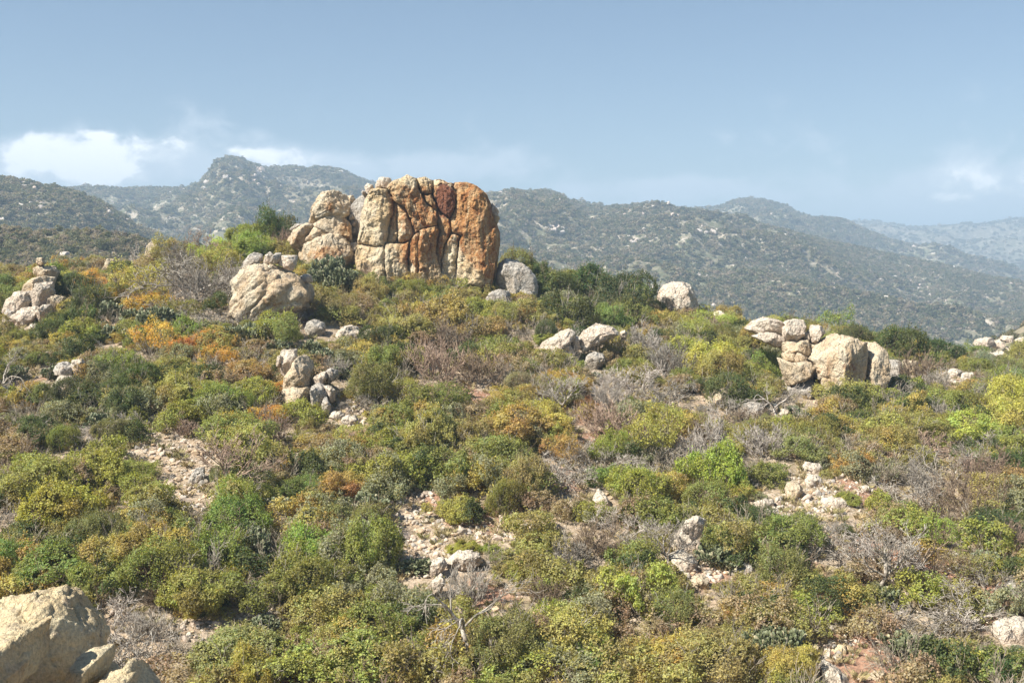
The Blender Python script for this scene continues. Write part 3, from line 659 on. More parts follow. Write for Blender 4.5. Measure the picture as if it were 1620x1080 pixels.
# ---- boulder topped by four stones
Z4 = lambda pts: zoomed(340, 380, 4.155, pts)
yb = at_px(430, 512).y
boulder('big wrinkled tan boulder topped by a row of four stones', Z4([(112,260),(175,195),(230,150),(290,138),(400,160),(520,210),(600,265),(645,330),(620,440),(520,500),(400,540),(250,580),(130,580),(98,480),(118,380)]),
        y=yb, t=4.4, m=M_rock, sub=6, p=2.7, crease=.7, rough=1., stain=.05, planes=5, kp=.22, fold=(40, .085), name='boulder', spots=[(430,480,22,14,.4,'o')])
for lb, pts in (('largest smooth grey stone, leftmost in the row on the wrinkled boulder', [(178,190),(182,140),(210,100),(255,78),(312,92),(314,140),(255,155),(215,190)]),
                ('narrow upright stone, second from left on the wrinkled boulder', [(322,100),(350,73),(382,90),(368,155),(325,155)]),
                ('slanting grey stone, third from left on the wrinkled boulder', [(364,140),(395,82),(440,82),(436,130),(402,160),(370,155)]),
                ('squarish pale stone, rightmost in the row on the wrinkled boulder', [(418,140),(445,96),(500,98),(540,98),(540,130),(518,205),(465,190),(420,165)])):
    boulder(lb, Z4(pts), y=yb+.9, t=1.25, m=M_rock_grey if 'grey' in lb else M_rock_pale, sub=4, p=2.6, group='stones in a row on the wrinkled boulder', kp=0, crease=.5)
boulder('small white block at the right shoulder of the wrinkled boulder', Z4([(550,240),(595,220),(632,232),(640,280),(590,275)]), y=yb+1.6, t=1.2, sub=4)
boulder('rounded mauve grey boulder right below the wrinkled boulder', Z4([(585,570),(605,535),(650,518),(710,542),(728,600),(690,645),(610,640)]), m=M_rock_grey, sub=4)
boulder('pale oval boulder among shrubs left of centre slope', [(527,541),(530,528),(540,517),(553,514),(565,517),(571,528),(566,542),(540,546)], sub=5)
boulder('low flat rock touching the right side of the pale oval boulder', [(568,530),(582,519),(594,521),(595,532),(575,538)], sub=4)
# ---- split pile of boulders below
yp = at_px(475, 640).y
for lb, pts, dy, t, mm in (
    ('white capped square boulder at the top of the split pile', [(428,745),(442,716),(530,716),(542,770),(510,850),(470,900),(432,870)], 1.2, 1.8, M_rock_pale),
    ('small white rock left of the square capped boulder', [(405,775),(430,752),(448,765),(446,805),(415,808)], 1.2, .8, M_rock_pale),
    ('tall rounded tan boulder in the middle of the split pile', [(452,920),(490,840),(545,765),(580,750),(622,790),(644,850),(625,930),(560,970),(470,980)], .2, 2.4, M_rock),
    ('wide pinkish base boulder under the tall rounded tan one', [(425,1060),(440,980),(520,950),(560,960),(625,960),(625,1100),(560,1130),(440,1130)], -.6, 2.4, M_rock),
    ('grey boulder split from the pinkish base boulder by a dark crack', [(628,960),(680,935),(715,960),(740,1010),(730,1060),(690,1110),(632,1100)], -.7, 1.9, M_rock_grey),
    ('small grey rock at the right foot of the split pile', [(700,1080),(712,1035),(735,1030),(760,1080),(765,1110),(715,1115)], -1., .9, M_rock_grey),
    ('flat pale rock right of the tall rounded tan boulder', [(650,900),(690,870),(728,862),(735,905),(700,940),(660,935)], .5, 1., M_rock_pale),
    ('small rock behind the flat pale rock right of the split pile', [(725,860),(760,838),(800,855),(805,890),(745,912)], .9, 1., M_rock_grey),
    ('pale leaning rock right of the grey split boulder', [(715,960),(745,950),(792,985),(785,1030),(745,1030)], -.2, 1., M_rock_pale)):
    boulder(lb, Z4(pts), y=yp+dy, t=t, m=mm, sub=5 if t > 1.5 else 4, group='boulders of the split pile', kp=.15, p=3)
for lb, o_ in (('tiny white rock half hidden left of the split pile', [(357,578),(360,568),(368,566),(374,574),(370,582)]),
               ('small pale stone on the slope right below the split pile', [(520,660),(525,652),(538,651),(545,659),(535,668)]),
               ('grey stone in scree right below the split pile', [(540,668),(546,660),(560,658),(570,664),(565,674),(548,675)]),
               ('small white rock left of the square block of the pile', [(476,552),(480,545),(488,545),(490,553),(482,556)])):
    boulder(lb, o_, sub=3, kp=0)

# ---- boulders at the left edge
Z2 = lambda pts: zoomed(0, 200, 3, pts)
yl = at_px(45, 515).y
for lb, pts, dy, t, mm in (
    ('small knob of rock standing on top of the cairn at the left edge', [(176,645),(178,622),(205,622),(213,650),(200,662),(178,662)], 4., .8, M_rock),
    ('squared brown rock under the knob of the left edge cairn', [(162,700),(178,662),(248,660),(272,692),(262,730),(180,730)], 4., 1.6, M_rock),
    ('weathered rock below the squared brown rock of the cairn', [(110,765),(145,725),(200,705),(255,715),(250,750),(190,780),(130,790)], 3., 1.8, M_rock),
    ('pale rounded boulder left of centre in the left edge pile', [(22,850),(45,795),(90,780),(142,780),(162,830),(115,870),(50,880)], 1.2, 2., M_rock_pale),
    ('tall cream boulder in the middle of the left edge pile', [(152,800),(185,742),(238,733),(255,780),(225,840),(160,850)], 1.4, 1.9, M_rock_pale),
    ('tan boulder at the right of the left edge pile', [(212,840),(258,798),(300,810),(292,850),(245,865)], 1.2, 1.4, M_rock),
    ('grey boulder low on the left side of the left edge pile', [(5,880),(40,862),(75,880),(60,930),(15,925)], .6, 1.4, M_rock_grey),
    ('broad white slab low in the left edge pile', [(45,915),(100,860),(175,850),(185,900),(150,950),(90,965)], 0., 1.8, M_rock_pale),
    ('white wedge boulder right of the broad slab at the left edge', [(165,880),(205,845),(242,842),(240,885),(195,910)], 0., 1.2, M_rock_pale),
    ('low white boulder at the foot of the left edge pile', [(125,960),(155,932),(188,950),(185,985),(140,990)], -1., 1.1, M_rock_pale),
    ('flat grey boulder left of the lowest white boulder at the left edge', [(65,985),(90,970),(125,980),(115,1005),(75,1005)], -1.2, 1., M_rock_grey)):
    boulder(lb, Z2(pts), y=yl+dy, t=t, m=mm, sub=5, group='boulders of the left edge pile', kp=.1)
boulder('small pink rock sticking out of scrub on the left skyline', Z2([(690,640),(694,575),(700,548),(720,543),(740,555),(742,590),(750,660),(710,670)]), y=85, sub=4, m=M_rock)
boulder('low pink rock in dry scrub left of the skyline rock', Z2([(485,690),(495,645),(515,625),(540,630),(550,655),(555,700),(515,710)]), y=83, sub=4, m=M_rock)
Z8 = lambda pts: zoomed(0, 500, 3, pts)
for lb, pts, mm in (('rounded grey boulder in green scrub below the left edge pile', [(252,255),(272,222),(305,215),(340,235),(345,275),(300,290)], M_rock_grey),
                ('pale cream block beside a rounded grey boulder at left', [(332,232),(345,207),(385,203),(400,225),(392,248),(345,252)], M_rock_pale),
                ('white rock below the rounded grey boulder at left', [(245,335),(280,280),(330,285),(355,320),(345,360),(270,375)], M_rock_pale)):
    boulder(lb, Z8(pts), m=mm, sub=4, y=at_px(105, 618).y+(.8 if 'white' not in lb else 0), kp=.15)
boulder('grey boulder standing in the stony clearing beside the bare tree', [(299,760),(304,748),(311,740),(322,739),(325,755),(320,768),(304,770)], m=M_rock_grey, sub=4)

# ---- low white slabs mid slope
Z6 = lambda pts: zoomed(540, 480, 3, pts)
ym = at_px(890, 566).y
for lb, pts, dy, t in (
    ('long folded white slab at the left of the mid slope slabs', [(912,235),(955,185),(1000,158),(1040,130),(1085,118),(1112,135),(1118,165),(1085,190),(1112,235),(1090,255),(960,268),(925,250)], 0., 2.6),
    ('small rock between the two white slabs of the mid slope', [(1075,170),(1115,150),(1140,165),(1135,200),(1105,215)], .4, 1.),
    ('right hand white slab rising behind the folded one mid slope', [(1122,165),(1148,125),(1210,93),(1290,108),(1330,142),(1290,160),(1200,182),(1140,192)], 1., 2.4),
    ('small white knob right of the mid slope slabs', [(1322,135),(1345,124),(1358,140),(1350,160),(1328,158)], 1.5, .8),
    ('brush covered grey rock below the right white slab', [(1148,290),(1165,245),(1205,228),(1248,240),(1256,275),(1205,302)], -.8, 1.6)):
    boulder(lb, Z6(pts), y=ym+dy-t*.2, t=t, m=M_rock_grey if 'grey' in lb else M_rock_pale, sub=6, group='pale rocks mid slope', kp=.1, crease=.9, p=2.6, fold=(30,.06), planes=4)
# ---- skyline boulder right
boulder('large lone cream boulder on the skyline right of centre', [(1040,474),(1044,459),(1051,450),(1066,445),(1085,446),(1097,450),(1105,466),(1108,480),(1096,490),(1060,490)], y=85, t=3.2, m=M_rock_pale, sub=6, crease=1., kp=.12)
boulder('small pale boulder right of the lone skyline boulder', [(1127,505),(1130,494),(1140,491),(1148,497),(1148,508),(1134,511)], y=86.3, sub=4)

# ---- the pale outcrop at right
Z3 = lambda pts: zoomed(1160, 480, 5.0625, pts)
yr = 68.
P = [dict(o=Z3(o_), **kw) for o_, kw in (
    ([(95,205),(160,140),(250,110),(345,128),(385,160),(380,235),(300,255),(190,245)], dict(dy=2., t=3., m=M_rock_pale, crease=1.2)),
    ([(145,262),(220,228),(330,232),(405,270),(405,330),(330,350),(240,310)], dict(dy=1.2, t=2., m=M_rock_pale)),
    ([(375,210),(425,138),(480,125),(560,132),(575,185),(545,265),(485,310),(410,298),(378,255)], dict(dy=1.2, t=2.6, m=M_rock_pale, crease=1.1)),
    ([(540,225),(595,235),(608,290),(560,305)], dict(dy=.9, t=1.1, m=M_rock_pale)),
    ([(600,230),(635,172),(705,178),(740,232),(708,300),(680,350),(612,305)], dict(dy=.9, t=2., m=M_rock_pale)),
    ([(595,300),(668,340),(650,410),(605,415)], dict(dy=.6, t=1.5)),
    ([(395,310),(500,298),(598,288),(608,380),(585,420),(500,400),(398,390)], dict(dy=.4, t=2., spots=[(1262,555,12,8,.3,'o')])),
    ([(395,410),(445,348),(515,365),(510,425),(455,470),(405,450)], dict(dy=.0, t=1.5)),
    ([(455,450),(515,383),(598,410),(590,460),(510,480)], dict(dy=-.2, t=1.5, stain=.1)),
    ([(365,430),(470,475),(600,442),(648,500),(658,602),(520,640),(435,655),(395,560)], dict(dy=-.6, t=2.6, p=3.2, label='tan block above the dark horizontal crack')),
    ([(435,665),(640,617),(690,680),(688,780),(600,880),(440,880),(370,800),(365,700)], dict(dy=-.7, t=2.6, p=3.2, m=M_rock_grey)))]
P.append(dict(n='slab', o=Z3([(600,440),(660,368),(760,288),(830,250),(960,278),(1055,318),(1068,400),(1042,520),(1018,760),(900,790),(760,780),(700,690),(650,570),(632,480)]), dy=-.6, t=4.2, p=3.2, sub=7, m=M_rock,
    planes=3, crease=.8, rough=.9, fold=(75,.02), cuts=[((.62,-.78,-.05),.66),((-.45,-.75,.1),.74),((-.5,-.3,.8),.78)], label='large smooth slab with a pale top and tan streaked front', spots=[(1345,590,18,30,.32,'o'),(1305,590,20,26,.28,'o')]))
P.append(dict(n='pillar', o=Z3([(1068,400),(1078,322),(1150,316),(1225,400),(1235,500),(1210,660),(1150,720),(1018,720),(1030,560),(1058,450)]), dy=-.1, t=3.2, p=3, m=M_rock, crease=1.1))
P.append(dict(n='core', o=Z3([(200,190),(450,190),(640,260),(800,330),(1180,370),(1200,560),(1150,740),(700,840),(450,840),(390,700),(420,400)]), dy=1.3, t=1.8, p=4, m=M_rock, crease=.6, planes=2))
outcrop('rock_outcrop', 'pale stacked outcrop of blocks and a big slab on the right slope', yr, P, gr=1.05)
for lb, pts, dy, t, mm in (
    ('dark cracked rock touching the right side of the pale outcrop', [(1212,590),(1232,500),(1255,448),(1345,452),(1360,560),(1290,655),(1235,640)], .8, 1.8, M_rock_grey),
    ('round boulder half hidden by scrub right of the pale outcrop', [(1345,520),(1375,448),(1460,455),(1490,510),(1470,580),(1380,590)], 1., 1.8, M_rock),
    ('squat white topped boulder below left of the pale outcrop', [(55,870),(105,795),(210,788),(245,850),(215,940),(90,950)], -1.8, 1.9, M_rock_grey),
    ('oval grey stone between the squat boulder and the pale outcrop', [(262,865),(305,795),(352,798),(356,860),(295,890)], -1.8, 1.1, M_rock_grey),
    ('small pale stone at the left foot of the pale outcrop', [(365,890),(398,843),(455,850),(468,895),(395,915)], -2., 1., M_rock_pale)):
    boulder(lb, Z3(pts), y=None, t=t, m=mm, sub=5, group='boulders around the pale outcrop', kp=.1)
boulder('slanting pink grey rock under dry branches left of the pale outcrop', [(1112,650),(1118,632),(1135,616),(1158,612),(1155,630),(1135,650)], sub=4, m=M_rock)
boulder('cream boulder on the right skyline with a dark hollow underneath', [(1490,557),(1498,546),(1521,549),(1522,561),(1509,569),(1493,564)], y=86.5, t=1.6, sub=4, m=M_rock)

# ---- lower slope boulders
Z9 = lambda pts: zoomed(540, 720, 3, pts)
for lb, pts, dy, mm in (
    ('humped white boulder beside the green bush below the central rubble', [(485,510),(535,465),(608,446),(665,468),(678,505),(640,525),(560,550),(500,570)], 0., M_rock_pale),
    ('pitted white rock at the left end of the humped boulder', [(415,545),(435,492),(488,480),(505,515),(475,565),(425,595)], -.1, M_rock_pale),
    ('lumpy low rock below the left end of the humped boulder', [(425,600),(475,560),(498,600),(460,660),(432,640)], -.6, M_rock_pale),
    ('pointed white rock in green scrub right of the central rubble', [(1190,215),(1222,162),(1258,192),(1284,240),(1235,250)], 0., M_rock_pale)):
    boulder(lb, Z9(pts), m=mm, sub=5, dy=dy, kp=.2, sharp=True)
Z7 = lambda pts: zoomed(1080, 720, 3, pts)
for lb, o_, mm in (
    ('tall grey boulder pillar standing right of lower centre', [(1058,872),(1064,848),(1078,834),(1096,838),(1106,856),(1104,874),(1085,882)], M_rock_pale),
    ('small white cap rock on the tall boulder right of lower centre', [(1078,834),(1085,820),(1104,815),(1120,824),(1112,838),(1095,842)], M_rock_pale),
    ('broken grey boulder under the tall pillar right of lower centre', [(1056,902),(1060,880),(1080,872),(1100,882),(1110,898),(1095,908)], M_rock_pale),
    ('rough low boulder beside the cactus right of lower centre', [(1163,905),(1166,895),(1176,891),(1190,893),(1194,903),(1180,913),(1165,912)], M_rock_grey),
    ('pale boulder sliding down at the right end of broken grey boulder', [(1092,930),(1096,915),(1108,908),(1122,915),(1120,930),(1105,936)], M_rock)):
    boulder(lb, o_, m=mm, sub=5, kp=.02, group='boulders right of lower centre', y=at_px(1085, 903).y+(.5 if v_ else 0) if (v_ := 'cap' in lb) else None)
for lb, pts, mm in (
    ('bright white rock at the left of the jumbled rocks lower right', [(325,250),(342,225),(380,206),(442,212),(440,238),(385,255),(345,262)], M_rock_pale),
    ('pinkish rock below the bright white rock lower right', [(325,268),(350,250),(385,258),(388,282),(345,290)], M_rock),
    ('cream rock in the middle of the jumbled rocks lower right', [(382,268),(405,250),(438,262),(440,290),(402,305)], M_rock_pale),
    ('flat cream rock lowest in the jumbled rocks lower right', [(432,315),(465,285),(512,285),(515,315),(475,330)], M_rock_pale),
    ('tan upright rock right above the jumbled rocks lower right', [(485,205),(498,135),(540,118),(575,160),(572,210),(520,225)], M_rock),
    ('pale block high behind the tan upright rock lower right', [(566,70),(590,32),(655,40),(668,70),(630,95),(580,90)], M_rock_pale),
    ('squared pale block below another block lower right', [(580,120),(610,92),(655,98),(668,140),(630,160),(588,150)], M_rock_pale),
    ('long flat white slab right of the jumbled rocks', [(650,225),(665,203),(780,200),(790,225),(770,248),(670,248)], M_rock_pale),
    ('small white stone alone on red soil at right', [(835,170),(848,146),(882,143),(892,160),(880,178),(845,180)], M_rock_pale),
    ('grey boulder behind pale tree trunks lower right', [(1255,485),(1268,458),(1305,455),(1325,485),(1300,505),(1262,500)], M_rock_grey),
    ('broad pale boulder at the right edge near the bottom', [(1480,860),(1495,800),(1540,772),(1640,775),(1650,890),(1520,900)], M_rock_pale),
    ('grey boulder in dry twigs at the right edge', [(1530,640),(1545,605),(1620,590),(1640,660),(1560,670)], M_rock_grey),
    ('long pale ridge of rock at the bottom edge lower right', [(665,1010),(690,985),(730,1010),(790,1060),(830,1120),(680,1120)], M_rock_pale),
    ('low flat rock right of the pale rock ridge at bottom', [(840,1060),(880,1040),(960,1025),(985,1060),(900,1080)], M_rock),
    ('upright thin stone at the head of the red earth gully', [(668,965),(690,925),(705,915),(700,950),(685,985),(670,985)], M_rock_pale),
    ('yellowish flat stone at the left of the red earth gully', [(600,925),(635,895),(650,905),(640,945),(610,945)], M_rock_sand),
    ('wide cream stone at the foot of the red earth gully', [(705,930),(745,900),(782,905),(775,935),(725,950)], M_rock_sand),
    ('cream stone below the wide stone of the red gully', [(700,965),(735,945),(760,955),(745,985),(710,990)], M_rock_pale)):
    boulder(lb, Z7(pts), m=mm, sub=4, kp=.15, sharp=True, group='scattered rocks of the lower right slope')
for lb, o_ in (('pale stone in scrub right of the cream skyline boulder', [(1500,592),(1506,583),(1520,585),(1522,596),(1508,600)]),
               ('white stone in pale scree on the right slope', [(1520,600),(1526,590),(1538,590),(1544,600),(1532,606)])):
    boulder(lb, o_, sub=3, kp=.1)

# ---- near sandy rock at the bottom left
Z5 = lambda pts: zoomed(-4, 736, 3, pts)
P = [dict(n='rock_mass', o=Z5([(-260,760),(-100,690),(0,676),(60,658),(100,648),(125,662),(180,658),(240,695),(300,765),(350,815),(385,862),(398,920),(400,1010),(430,1100),(400,1300),(-200,1400)]), dy=.35, t=2.4, sub=7, p=2.9, m=M_rock_sand, crease=.65, planes=14, tilt=.15, fold=(-35,.045), rough=1.1),
     dict(n='overhang', o=Z5([(-120,880),(20,850),(90,800),(130,790),(128,860),(145,930),(120,1040),(70,1075),(0,1100),(-150,1100)]), dy=-.75, t=1.3, sub=6, p=3.4, m=M_rock_sand, rough=.8),
     dict(n='block', o=Z5([(372,915),(420,898),(490,905),(498,945),(488,1005),(440,1060),(380,1080)]), dy=-.1, t=1.1, sub=5, p=3, m=M_rock_sand),
     dict(n='block', o=Z5([(440,1080),(480,1020),(550,998),(640,1000),(655,1100),(640,1200),(450,1200)]), dy=-.3, t=1.1, sub=5, p=3, m=M_rock_sand),
     dict(n='fin', o=Z5([(598,925),(612,905),(660,955),(720,1030),(760,1090),(800,1200),(650,1200),(640,1040)]), dy=-.1, t=.6, sub=5, p=2.6, m=M_rock_sand, rough=.7),
     dict(n='block', o=Z5([(475,965),(500,958),(545,985),(560,1010),(500,1030)]), dy=.2, t=.5, sub=5, m=M_rock_sand)]
fore = outcrop('foreground_rock', 'rough sandy yellow rock close by in the bottom left corner', 9.2, P)

# ------------------------------------------------------------------ shrubs, bare shrubs, cacti
LAND = [('the tall orange outcrop', 650, 430), ('the wrinkled boulder topped by stones', 420, 470), ('the left edge boulder pile', 40, 480), ('the split boulder pile', 490, 620),
        ('the mid slope white slabs', 920, 540), ('the lone skyline boulder', 1075, 480), ('the pale right hand outcrop', 1310, 590), ('the stony clearing with the bare tree', 300, 740),
        ('the central rubble clearing', 740, 830), ('the humped white boulder', 720, 900), ('the tall grey boulder pillar', 1085, 870), ('the jumbled white rocks lower right', 1220, 800),
        ('the red earth gully', 1330, 1010), ('the sandy foreground rock', 90, 1010), ('the big grey brush heap', 900, 720), ('the pointed white rock', 950, 790),
        ('the small cream and grey left boulders', 105, 595), ('the pale oval boulder', 550, 535), ('the cream right skyline boulder', 1505, 560), ('the broad right edge boulder', 1600, 990),
        ('the bare umbrella tree', 370, 700), ('the narrow scree strip lower left', 420, 940), ('the left skyline rock', 238, 392)]
CLEAR = [(235,725,75,36), (330,735,45,40), (300,790,50,24), (275,790,30,40), (660,800,60,26), (650,850,50,34), (760,838,110,20), (870,800,28,38), (690,880,50,22), (640,880,36,24), (420,905,26,24), (415,965,40,30),
         (320,1000,50,14), (1280,800,60,24), (1350,770,40,16), (1320,1010,40,34), (1100,915,34,16), (1270,770,30,22), (245,650,22,26), (560,655,36,20), (1230,820,40,24), (1510,590,24,16), (720,1050,30,26), (1140,900,24,14)]
def over_clear(u, v, h): return in_clear(u, v-h*.45, .95) or in_clear(u, v-h*.85, .8)
def in_clear(u, v, s=1.):
    s = s*(1+.38*float(perlin(np.array([[u/26., v/17., .5]]))[0])+.25*float(perlin(np.array([[u/9., v/6., 9.5]]))[0]))
    return any(((u-a)/(c*s))**2+((v-b)/(d*s))**2 < 1 for a, b, c, d in CLEAR)
PLANTS = []    # kind, x, y, z, r, u, v, colour word, object
def blocks(u, v, w, h, y):
    """would a plant with base (u,v), pixel size w,h at depth y hide a rock or a clearing?"""
    for (a, b, c, d, yy) in KEEP:
        if y < yy+1.0:
            ou = min(u+w*.42, c)-max(u-w*.42, a); ov = min(v, d)-max(v-h*.85, b)
            if ou > 4 and ov > .22*(d-b)+2 and ou > .12*(c-a): return True
    return False
COLW = dict(bright='bright green', green='mid green', dark='dark green', olive='olive', lime='yellow green', golden='golden olive', orange='orange leaved', grey='grey green', rust='rusty', brown='brownish')
SIZEW = lambda w: 'small' if w < 1.9 else ('medium' if w < 2.9 else 'large')
def place_shrub(u, v, w, col, var=None, hs=1., force=False, pos=None):
    p = pos or at_px(u, v); r = w/2; s = r/1.5
    o = bpy.data.objects.new('shrub', None); C.objects.link(o)
    o.location = (p.x, p.y, p.z-.05); o.rotation_euler = (0, 0, random.random()*6.28); o.scale = (s*random.uniform(.85,1.2), s*random.uniform(.8,1.15), s*hs)
    i = var if var is not None else random.randrange(len(SHRUB)); cm, st = SHRUB[i]
    a = link('crown', cm, o); b = link('branches', st, o)
    j = [random.uniform(.85,1.18) for _ in range(3)]; c = COL[col]; a.color = (c[0]*j[0], c[1]*j[1]*(j[0]*.5+.5), c[2]*j[2], 1)
    t = TWIG[random.choice(['grey','grey','brown','brown'])]; b.color = (*t, 1)
    tag(o, None, 'shrub', 'leafy shrubs covering the hillside'); PLANTS.append(('shrub', p.x, p.y, p.z, r, u, v, COLW[col], o, SIZEW(w)))
def place_bare(u, v, w, col, var=None, hs=1., pos=None):
    p = pos or at_px(u, v); s = w/3.6
    o = bpy.data.objects.new('bare_shrub', BARE[var if var is not None else random.randrange(len(BARE))]); C.objects.link(o)
    o.location = (p.x, p.y, p.z-.03); o.rotation_euler = (0, 0, random.random()*6.28); o.scale = (s, s, s*hs)
    t = TWIG[col]; k = random.uniform(.85,1.15); o.color = (t[0]*k, t[1]*k, t[2]*k, 1)
    tag(o, None, 'bare shrub', 'leafless shrubs among the scrub'); PLANTS.append(('leafless shrub', p.x, p.y, p.z, w/2, u, v, dict(pale='pale twigged', grey='grey twigged', brown='brown twigged', dark='dark twigged', pink='pinkish twigged')[col], o, SIZEW(w)))
def place_cactus(u, v, w, var=None, pos=None, tall=1.):
    p = pos or at_px(u, v); var = var if var is not None else random.randrange(len(CACTUS)); s = min(w/CWID[var], .85)
    o = bpy.data.objects.new('prickly_pear', CACTUS[var]); C.objects.link(o)
    o.location = (p.x, p.y, p.z-.03); o.rotation_euler = (0, 0, random.random()*6.28); o.scale = (s, s, s*tall)
    tag(o, None, 'cactus', 'prickly pear clumps among the scrub'); PLANTS.append(('prickly pear cactus', p.x, p.y, p.z, w/2, u, v, 'grey green padded', o, SIZEW(w)))

random.seed(5)
# hand placed: base px u, v, width in px, colour, variant, height factor
for (u, v, wpx, col, var, hs) in [
    (1000,972,120,'bright',4,1.35),(1055,985,110,'green',7,1.1),(1030,950,80,'olive',8,1.2),(800,812,78,'green',5,1.45),(715,822,80,'bright',0,1.1),(735,872,62,'bright',2,.7),(775,872,45,'bright',2,.7),(835,868,56,'green',5,.8),
    (225,812,80,'olive',6,1.25),(352,768,50,'green',3,1.1),(410,795,75,'bright',1,.9),(230,625,75,'dark',3,1.2),(60,640,70,'green',0,1.1),(110,860,90,'green',5,1.0),
    (165,850,80,'grey',5,.9),(500,885,130,'bright',0,1.0),(560,850,110,'green',5,1.0),(490,950,150,'green',1,1.0),(600,1010,150,'green',0,1.0),(330,960,150,'bright',0,1.0),
    (250,925,150,'green',5,1.0),(100,930,150,'green',0,1.0),(180,900,130,'olive',1,.9),(60,790,130,'bright',1,1.1),(140,770,120,'bright',0,1.1),(30,880,110,'green',2,1.0),(210,760,70,'bright',3,.8),
    (530,1075,190,'olive',0,.9),(380,1070,170,'olive',1,.9),(640,1060,150,'green',2,1.),(800,1060,130,'green',3,1.2),(900,1030,150,'olive',1,1.),(940,1075,150,'green',0,.9),(1060,1060,150,'golden',2,.9),(1120,1075,150,'olive',1,1.),
    (1240,925,100,'green',7,1.3),(1255,870,90,'green',3,1.1),(1120,810,90,'green',7,1.2),(1200,830,70,'dark',7,1.),(1010,790,120,'bright',1,.9),(960,765,80,'green',2,.9),(1280,712,80,'green',5,1.3),
    (1340,795,50,'bright',2,.9),(1270,700,60,'green',0,1.1),(1520,700,120,'lime',0,.9),(1590,690,110,'lime',1,1.1),(1580,640,90,'olive',2,1.),(1500,660,90,'green',5,1.),(1420,570,95,'dark',5,1.15),(1480,570,70,'dark',1,1.),
    (1350,552,80,'dark',7,1.),(1390,550,60,'dark',3,1.),(1540,575,55,'green',3,1.),(1600,620,80,'green',5,1.),
    (880,480,90,'dark',1,1.1),(930,470,95,'dark',0,1.2),(985,490,100,'dark',5,1.2),(900,445,70,'dark',3,1.2),(830,405,60,'dark',1,1.1),(850,425,60,'green',6,1.2),(960,520,80,'green',5,1.),(1010,470,60,'green',2,1.),(810,395,50,'dark',0,1.2),
    (1130,600,110,'lime',1,1.1),(1080,570,90,'lime',2,1.),(1150,640,90,'dark',7,1.2),(1200,560,70,'golden',3,1.2),(1215,600,80,'green',7,1.2),(1090,490,60,'golden',2,.8),(1160,510,60,'green',7,1.),
    (690,520,120,'golden',0,1.0),(760,535,90,'golden',1,.8),(640,530,90,'olive',2,1.),(610,590,90,'green',1,1.),(600,560,80,'dark',3,1.),(830,500,60,'orange',2,.7),(700,480,70,'bright',2,.7),(650,472,60,'green',3,.9),(600,480,60,'dark',7,1.),
    (810,700,130,'golden',0,1.0),(850,680,110,'lime',1,.9),(750,700,100,'olive',2,1.),(790,735,80,'olive',3,.9),(880,690,80,'golden',6,.8),(690,660,110,'green',7,1.),(640,640,90,'olive',7,1.),
    (895,625,70,'rust',6,.9),(930,650,60,'rust',8,.7),(870,610,60,'orange',8,.8),
    (150,470,80,'orange',8,.9),(190,480,80,'orange',0,.9),(110,480,70,'dark',3,1.2),(145,500,90,'dark',7,1.1),(240,500,80,'orange',8,.9),(310,560,90,'orange',0,.9),(340,580,70,'orange',8,1.),(395,600,80,'golden',1,.8),(440,620,60,'orange',2,.8),
    (420,668,58,'orange',5,.95),(300,640,110,'olive',0,1.),(350,650,90,'green',1,1.),(200,660,90,'dark',1,1.1),(150,650,90,'dark',0,1.1),(110,640,80,'dark',7,1.1),(270,600,80,'olive',0,.9),(190,590,90,'green',2,1.),(90,545,80,'dark',1,1.),(30,540,60,'green',2,.9),
    (100,710,70,'green',5,1.1),(180,700,60,'green',3,1.1),(60,700,90,'dark',1,1.),(440,370,90,'dark',6,1.35),(415,385,80,'bright',4,1.3),(370,400,80,'lime',6,1.3),(400,410,80,'bright',1,1.1),(340,395,60,'olive',6,1.2),(300,390,70,'golden',8,1.1),(470,375,60,'dark',4,1.1),
    (350,440,90,'olive',8,1.),(330,430,70,'lime',9,1.),(270,420,80,'olive',9,1.),(480,790,80,'green',7,1.),(540,780,90,'golden',0,.8),(620,770,80,'olive',1,.8),(500,740,90,'olive',2,.9),
    (1380,700,130,'olive',0,.8),(1440,700,110,'olive',7,.9),(1330,690,90,'golden',1,.8),(1350,745,100,'golden',2,.8),(1450,660,90,'dark',7,.8),(1600,760,100,'dark',7,1.),(1560,860,110,'dark',7,1.1),
    (1470,870,90,'bright',8,1.3),(1420,850,70,'olive',8,1.4),(1540,920,90,'olive',9,1.),(1510,1060,130,'green',0,.8),(1590,1075,120,'dark',5,.8),(1210,990,90,'olive',8,1.),(1170,990,80,'golden',9,1.),(1080,960,60,'dark',2,.8)]:
    p = at_px(u, v); place_shrub(u, v, wpx*p.y/F, col, var, hs)
